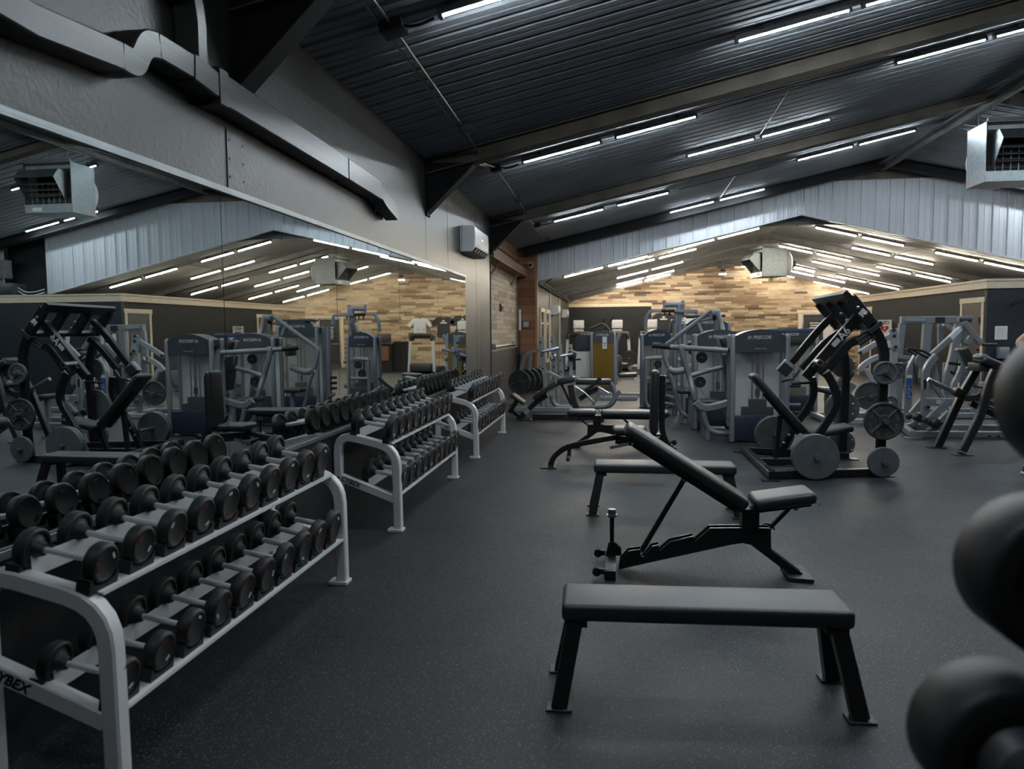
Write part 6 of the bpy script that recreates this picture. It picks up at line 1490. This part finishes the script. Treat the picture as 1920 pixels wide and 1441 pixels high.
b = B(); b.rbox([(-0.881, 16.300, 0.725)][0], (0.12, 0.12, 0.22), 0.03, 2); mesh_obj('shock_unit', b, m_dark_coat, t)

t = thing('plate_holder', 'low grey plate holder at the wall loaded with large plates', 'rack', (-1.75, 13.7, 0))
pc = [(-1.740, 13.660, 0.534)][0]
hx = pc[0] + 0.36
rtx(t, 'post', [(hx, 14.10, 0.0), (hx, 14.10, 0.62)], 0.06, 0.06, 0, GS); rtx(t, 'base', [(hx - 0.3, 14.10, 0.03), (hx + 0.2, 14.10, 0.03)], 0.07, 0.06, 0, GS)
tubes(t, 'plate_peg', [(pc[0] - 0.035, 13.62, pc[2]), (pc[0] + 0.27, 13.98, pc[2] + 0.03), (hx, 14.08, pc[2] + 0.035)], 0.022, 0, m_steel)
for k in range(4):
    plate((pc[0] + 0.085 * k, 13.66 + 0.10 * k, pc[2] + 0.015 * min(k, 2)), (-0.25, -0.97, 0), 0.222, 'two', 'large dark plate on the low plate holder, %s from the front' % ordinal(k), th=0.04)

# ================================================================ ANNEX CARDIO MACHINES
def treadmill(x, y, label, rz=0.0, faces=1):
    """console towards +Y when faces is 1; the runner's deck lies on the other side"""
    t = thing('treadmill', label, 'treadmill', (0, 0, 0), 'treadmills in the annex')
    f = faces
    b = B(); b.rbox((0, -f * 0.9, 0.12), (0.84, 1.9, 0.16), 0.03, 2); mesh_obj('deck', b, m_dark_coat, t)
    b = B(); b.ext((-0.27, -f * 0.9 - 0.85, 0.2), (0.27, -f * 0.9 + 0.85, 0.206)); mesh_obj('belt', b, m_rubber, t)
    b = B(); b.rbox((0, f * 0.02, 0.22), (0.80, 0.42, 0.30), 0.06, 3); mesh_obj('motor_hood', b, m_dark_coat, t)
    for s in (-1, 1):
        b = B(); b.rt([(s * 0.46, f * 0.05, 0.06), (s * 0.40, -f * 0.02, 1.25)], 0.06, 0.10); mesh_obj('upright', b, m_white_panel, t)
        b = B(); b.rbox((s * 0.38, -f * 0.12, 1.26), (0.12, 0.45, 0.22), 0.05, 3); mesh_obj('handrail', b, m_dark_coat, t)
    b = B(); b.rbox((0, -f * 0.02, 1.33), (0.86, 0.14, 0.18), 0.05, 3, R=rot('X', -f * 20)); mesh_obj('console', b, m_dark_coat, t)
    b = B(); b.rbox((0, f * 0.02, 1.47), (0.36, 0.05, 0.06), 0.01, 2); mesh_obj('console_strip', b, m_ac, t)
    b = B(); b.rbox((0, f * 0.05, 1.69), (0.38, 0.08, 0.30), 0.02, 2); mesh_obj('screen_shell', b, m_ac, t)
    b = B(); b.rbox((0, f * 0.092, 1.69), (0.27, 0.008, 0.20), 0.004, 1); mesh_obj('shell_inset', b, m_paper, t)
    b = B(); b.ext((-0.15, -f * 0.05 + 0.06 * (f - 1) * 0 - 0.0, 1.60), (0.15, -f * 0.05 + 0.05 * f, 1.78)); mesh_obj('screen', b, m_dark_slot, t)
    b = B(); b.rt([(-0.10, 0.03 * f, 1.4), (-0.10, 0.03 * f, 1.6)], 0.03, 0.03); b.rt([(0.10, 0.03 * f, 1.4), (0.10, 0.03 * f, 1.6)], 0.03, 0.03); mesh_obj('screen_post', b, m_grey_print, t)
    t.location = (x, y, 0); t.rotation_euler = (0, 0, rz)
    KIDS[t.name] = [(c, []) for c in children(t)]
    return t
tm = treadmill(-1.26, 27.0, 'treadmill nearest the grey-green annex wall, back of its white screen to camera', PI)
dup(tm, (0.12, 27.0, 0), rotz=PI, label='treadmill second from the grey-green annex wall, behind the amber machine')
dup(tm, (1.34, 27.0, 0), rotz=PI, label='treadmill third from the grey-green wall, behind the fly machine')
dup(tm, (2.55, 25.6, 0), rotz=PI, label='treadmill out by itself on the open annex floor, seen in the mirror')

t = thing('elliptical_trainer', 'elliptical trainer with black curved arms rising behind the amber machine', 'exercise machine', (-0.55, 22.5, 0))
tubes(t, 'moving_arm', [(-0.705, 22.500, 1.522), (-0.518, 22.500, 1.607), (-0.346, 22.500, 1.674), (-0.253, 22.500, 1.618), (-0.147, 22.500, 1.510)] + [(0.0, 22.5, 0.9)], 0.03, 0.1, m_black_coat)
tubes(t, 'moving_arm', [(-0.022, 22.900, 1.881), (-0.123, 22.900, 1.686), (-0.217, 22.900, 1.592), (-0.352, 22.900, 1.349)] + [(-0.35, 22.9, 0.8)], 0.03, 0.1, m_black_coat)
tubes(t, 'fixed_grip', [(-0.274, 22.600, 1.812), (-0.321, 22.600, 1.699)], 0.03, 0, m_rubber)
b = B(); b.rbox((-0.3, 22.6, 0.42), (1.1, 0.5, 0.62), 0.12, 3); mesh_obj('drive_housing', b, m_dark_coat, t)
b = B(); b.ext((-1.0, 22.35, 0.0), (0.6, 22.85, 0.09)); mesh_obj('base_frame', b, m_silver, t)
for y in (22.4, 22.8):
    b = B(); b.rbox((-0.85, y, 0.26), (0.42, 0.15, 0.06), 0.02, 2); b.rt([(-0.85, y, 0.24), (-0.2, y, 0.4)], 0.04, 0.04); mesh_obj('pedal', b, m_black_coat, t)
b = B(); b.rt([(-0.25, 22.6, 0.6), (-0.4, 22.6, 1.35)], 0.08, 0.1); mesh_obj('mast', b, m_silver, t)

fw = [(0.514, 25.000, 0.541)][0]
t = thing('rowing_machine', 'air rowing machine with a black caged flywheel on the open annex floor', 'rowing machine', (fw[0], 25.0, 0))
b = B(); b.lathe((fw[0], 24.92, fw[2]), (fw[0], 26, fw[2]), [(0, 0.0), (0, 0.07), (0.004, 0.14), (0.0, 0.20), (-0.01, 0.235), (0.01, 0.26), (0.10, 0.26), (0.13, 0.23), (0.13, 0.0)], 40); mesh_obj('flywheel_cage', b, m_rubber, t)
b = B(); b.lathe((fw[0], 24.905, fw[2]), (fw[0], 26, fw[2]), [(0, 0.0), (0, 0.02), (0.01, 0.02)], 12); mesh_obj('hub', b, m_steel, t)
b = B()
for r_ in (0.1, 0.16, 0.21): b.lathe((fw[0], 24.908, fw[2]), (fw[0], 26, fw[2]), [(0, r_ - 0.008), (-0.004, r_), (0, r_ + 0.008)], 36, cap=False)
mesh_obj('cage_ring', b, m_dark_coat, t)
b = B(); b.rt([(fw[0] - 0.05, 25.1, 0.30), (fw[0] - 0.6, 26.6, 0.30)], 0.09, 0.07, n=(0.94, 0.34, 0)); mesh_obj('rail', b, m_alu, t)
b = B(); b.rt([(fw[0], 25.0, 0.4), (fw[0] + 0.06, 24.85, 0.03)], 0.05, 0.05, n=(1, 0, 0)); b.rt([(fw[0] - 0.3, 24.9, 0.03), (fw[0] + 0.35, 24.9, 0.03)], 0.06, 0.05); b.rt([(fw[0] - 0.58, 26.5, 0.3), (fw[0] - 0.58, 26.5, 0.02)], 0.3, 0.05); mesh_obj('leg', b, m_dark_coat, t)
b = B(); b.rbox((fw[0] - 0.32, 25.9, 0.38), (0.30, 0.24, 0.07), 0.03, 3); mesh_obj('seat', b, m_ac, t)
b = B(); b.tube([(fw[0] + 0.12, 24.9, fw[2] - 0.2), (fw[0] + 0.16, 24.88, 0.12)], 0.006, 6); b.rbox((fw[0] + 0.12, 24.88, 0.06), (0.2, 0.07, 0.07), 0.02, 2); mesh_obj('cord', b, m_black_coat, t)
b = B(); b.rbox((fw[0] - 0.25, 24.95, 0.34), (0.36, 0.2, 0.05), 0.02, 2, R=rot('X', -20)); mesh_obj('foot_board', b, m_ac, t)

t = thing('reception_desk', 'dark reception desk with a walnut front panel in the annex', 'desk', (4.8, 26.5, 0))
b = B(); b.ext((3.9, 26.4, 0), (5.6, 27.1, 1.02)); b.ext((3.4, 26.6, 0.0), (3.9, 27.2, 1.12)); mesh_obj('body', b, m_black_wall, t)
b = B(); b.ext((4.0, 26.37, 0.42), (5.5, 26.40, 0.95)); mesh_obj('front_panel', b, m_wood_desk, t)
b = B(); b.ext((3.85, 26.35, 1.02), (5.65, 27.15, 1.06)); mesh_obj('counter', b, m_dark_coat, t)
b = B(); b.rbox((4.3, 26.8, 1.24), (0.55, 0.06, 0.34), 0.02, 2); b.rbox((4.3, 26.8, 1.08), (0.2, 0.16, 0.03), 0.01, 1); o = mesh_obj('monitor', b, m_dark_coat); tag(o, 'dark monitor standing on the reception desk', 'monitor')

def tshirt(x, z, mat, label, print_mat):
    t = thing('hanging_shirt', label, 'shirt', (x, 29.96, z), 'shirts hung on the pallet-wood wall')
    w, h = 0.30, 0.42
    pts = [(-0.09, h), (-w, h - 0.03), (-w - 0.26, h - 0.30), (-w - 0.12, h - 0.40), (-w + 0.04, h - 0.22), (-w + 0.03, -h), (w - 0.03, -h), (w - 0.04, h - 0.22), (w + 0.12, h - 0.40), (w + 0.26, h - 0.30), (w, h - 0.03), (0.09, h), (0.0, h - 0.06)]
    b = B(); b.prism([(x + a, 29.94, z + c) for a, c in pts], (0, 0.035, 0)); mesh_obj('cloth', b, mat, t, bevel=0.01)
    b = B(); b.ext((x - 0.14, 29.93, z + 0.14), (x + 0.14, 29.938, z + 0.19)); b.ext((x - 0.05, 29.93, z + 0.21), (x + 0.05, 29.938, z + 0.28)); mesh_obj('print', b, print_mat, t)
    return t
tshirt(3.75, 1.62, m_ac, 'white shirt hung on the pallet-wood wall', m_grey_print)
tshirt(2.75, 1.66, m_shirt, 'black shirt hung beside the white shirt on the pallet-wood wall', m_white_print)
tshirt(1.95, 1.72, m_shirt, 'second black shirt, nearer the black wall section, hung on the pallet-wood wall', m_white_print)

# ================================================================ PERSON AT THE RIGHT EDGE
t = thing('person', 'person in grey-green trousers and dark shirt standing at the right edge, half out of frame', 'person', (4.32, 8.0, 0))
px0, py0 = 4.32, 8.0
def W_(x, y, z): return (px0 + x, py0 + y, z)
# faces the camera (-Y): its right arm is the one at the left of the picture, elbow bent out
body_v = [W_(0, 0.0, 0.98), W_(0, 0.01, 1.12), W_(0, 0.02, 1.30), W_(0, 0.02, 1.45), W_(0, 0.0, 1.55), W_(0, -0.02, 1.64), W_(0, -0.03, 1.72),
          W_(-0.17, 0.02, 1.44), W_(-0.31, 0.05, 1.33), W_(-0.24, -0.16, 1.20), W_(-0.16, -0.24, 1.17),
          W_(0.17, 0.02, 1.44), W_(0.24, 0.05, 1.18), W_(0.22, -0.06, 0.95), W_(0.21, -0.09, 0.88),
          W_(-0.09, 0, 0.92), W_(-0.13, -0.02, 0.52), W_(-0.17, 0.01, 0.10), W_(0.09, 0, 0.92), W_(0.12, -0.02, 0.52), W_(0.14, 0.01, 0.10)]
E_ = [(0, 1), (1, 2), (2, 3), (3, 4), (4, 5), (5, 6), (3, 7), (7, 8), (8, 9), (9, 10), (3, 11), (11, 12), (12, 13), (13, 14), (0, 15), (15, 16), (16, 17), (0, 18), (18, 19), (19, 20)]
Rr = [0.14, 0.13, 0.15, 0.13, 0.055, 0.075, 0.085, 0.06, 0.045, 0.036, 0.026, 0.06, 0.045, 0.036, 0.026, 0.095, 0.06, 0.038, 0.095, 0.06, 0.038]
def skinned(name, verts, edges, radii, mat, par, sub=2, root=0):
    bm = bmesh.new(); org = V(ORG[par.name])
    lay = bm.verts.layers.skin.verify()
    vs = []
    for i, (v, r_) in enumerate(zip(verts, radii)):
        q = bm.verts.new(V(v) - org); q[lay].radius = (r_, r_) if not isinstance(r_, tuple) else r_
        q[lay].use_root = (i == root); vs.append(q)
    for a, c in edges: bm.edges.new((vs[a], vs[c]))
    me = bpy.data.meshes.new(name); bm.to_mesh(me); bm.free()
    o = bpy.data.objects.new(name, me); COL.objects.link(o); o.parent = par; ORG[o.name] = org
    md = o.modifiers.new('skin', 'SKIN'); md.use_smooth_shade = True
    s = o.modifiers.new('subsurf', 'SUBSURF'); s.levels = sub; s.render_levels = sub
    me.materials.append(mat); return o
skinned('body', body_v, E_, Rr, m_skin, t)
skinned('trousers', [body_v[0], body_v[15], body_v[16], W_(-0.17, 0.01, 0.13), body_v[18], body_v[19], W_(0.14, 0.01, 0.13), W_(0, 0, 1.04)], [(0, 1), (1, 2), (2, 3), (0, 4), (4, 5), (5, 6), (0, 7)], [0.16, 0.115, 0.085, 0.07, 0.115, 0.085, 0.07, 0.15], m_pants, t)
skinned('shirt', [W_(0, 0.0, 1.0), body_v[1], body_v[2], body_v[3], W_(0, 0.01, 1.50), body_v[7], W_(-0.24, 0.035, 1.385), body_v[11], W_(0.21, 0.035, 1.30)], [(0, 1), (1, 2), (2, 3), (3, 4), (3, 5), (5, 6), (3, 7), (7, 8)], [0.165, 0.15, 0.17, 0.15, 0.08, 0.085, 0.075, 0.085, 0.075], m_shirt, t)
skinned('hair', [W_(0, 0.0, 1.72), W_(0, -0.0, 1.77), W_(0, 0.03, 1.68)], [(0, 1), (0, 2)], [0.094, 0.07, 0.085], m_hair, t)
# face: nose, eyes, mouth and ears
b = B(); b.lathe(W_(0, -0.10, 1.685), W_(0, -0.2, 1.675), [(0, 0.018), (0.03, 0.012), (0.036, 0.0)], 10)
for s in (-1, 1): b.lathe(W_(s * 0.085, -0.02, 1.68), W_(s * 0.2, -0.02, 1.68), [(0, 0.03), (0.012, 0.025), (0.014, 0.0)], 10)
mesh_obj('nose_and_ears', b, m_skin, t)
b = B()
for s in (-1, 1): b.lathe(W_(s * 0.033, -0.103, 1.71), W_(s * 0.033, -0.2, 1.71), [(0, 0.012), (0.006, 0.009), (0.008, 0.0)], 10)
b.rbox(W_(0, -0.103, 1.635), (0.05, 0.008, 0.008), 0.003, 2); mesh_obj('eyes_and_mouth', b, m_hair, t)
def hand(base, d, side, par):
    """palm, four fingers of unequal length and a thumb leaving the side of the palm"""
    base, d, side = V(base), V(d).normalized(), V(side).normalized()
    nrm = d.cross(side)
    vs = [base, base + d * 0.05, base + d * 0.09]; es = [(0, 1), (1, 2)]; rs = [0.024, (0.036, 0.016), (0.036, 0.014)]
    skinned('palm', vs, es, rs, m_skin, par)
    for k, L in enumerate((0.068, 0.078, 0.073, 0.058)):
        p0 = base + d * 0.085 + side * (0.026 - 0.0175 * k)
        p1 = p0 + d * L * 0.45 + nrm * 0.008; p2 = p1 + d * L * 0.3 + nrm * 0.016; p3 = p2 + d * L * 0.18 + nrm * 0.016
        skinned('finger', [p0, p1, p2, p3], [(0, 1), (1, 2), (2, 3)], [0.0092, 0.0085, 0.008, 0.007], m_skin, par)
    p0 = base + d * 0.03 + side * 0.028
    skinned('thumb', [p0, p0 + d * 0.03 + side * 0.026, p0 + d * 0.06 + side * 0.034 + nrm * 0.01], [(0, 1), (1, 2)], [0.012, 0.0105, 0.009], m_skin, par)
hand(W_(-0.15, -0.25, 1.168), (0.75, -0.6, -0.1), (0, 0.1, 1), t)
hand(W_(0.21, -0.09, 0.88), (-0.03, -0.1, -1), (-0.2, -1, 0), t)
for s, x in ((-1, -0.17), (1, 0.14)):
    b = B(); b.rbox(W_(x, -0.07, 0.055), (0.105, 0.29, 0.085), 0.035, 4, taper=lambda co: V((co.x * (1 - 0.25 * max(0, -co.y / 0.145)), co.y, co.z * (1 - 0.35 * max(0, -co.y / 0.145)) - 0.012 * max(0, -co.y / 0.145)))); sh = mesh_obj('shoe', b, m_black_coat, t)
    b = B(); b.rbox(W_(x, -0.07, 0.014), (0.112, 0.30, 0.028), 0.012, 3); mesh_obj('sole', b, m_shoe_white, sh)
    b = B()
    for k in range(3): b.box(W_(x, -0.10 - 0.035 * k, 0.088 - 0.010 * k), (0.06, 0.012, 0.006))
    mesh_obj('laces', b, m_shoe_white, sh)
# person end
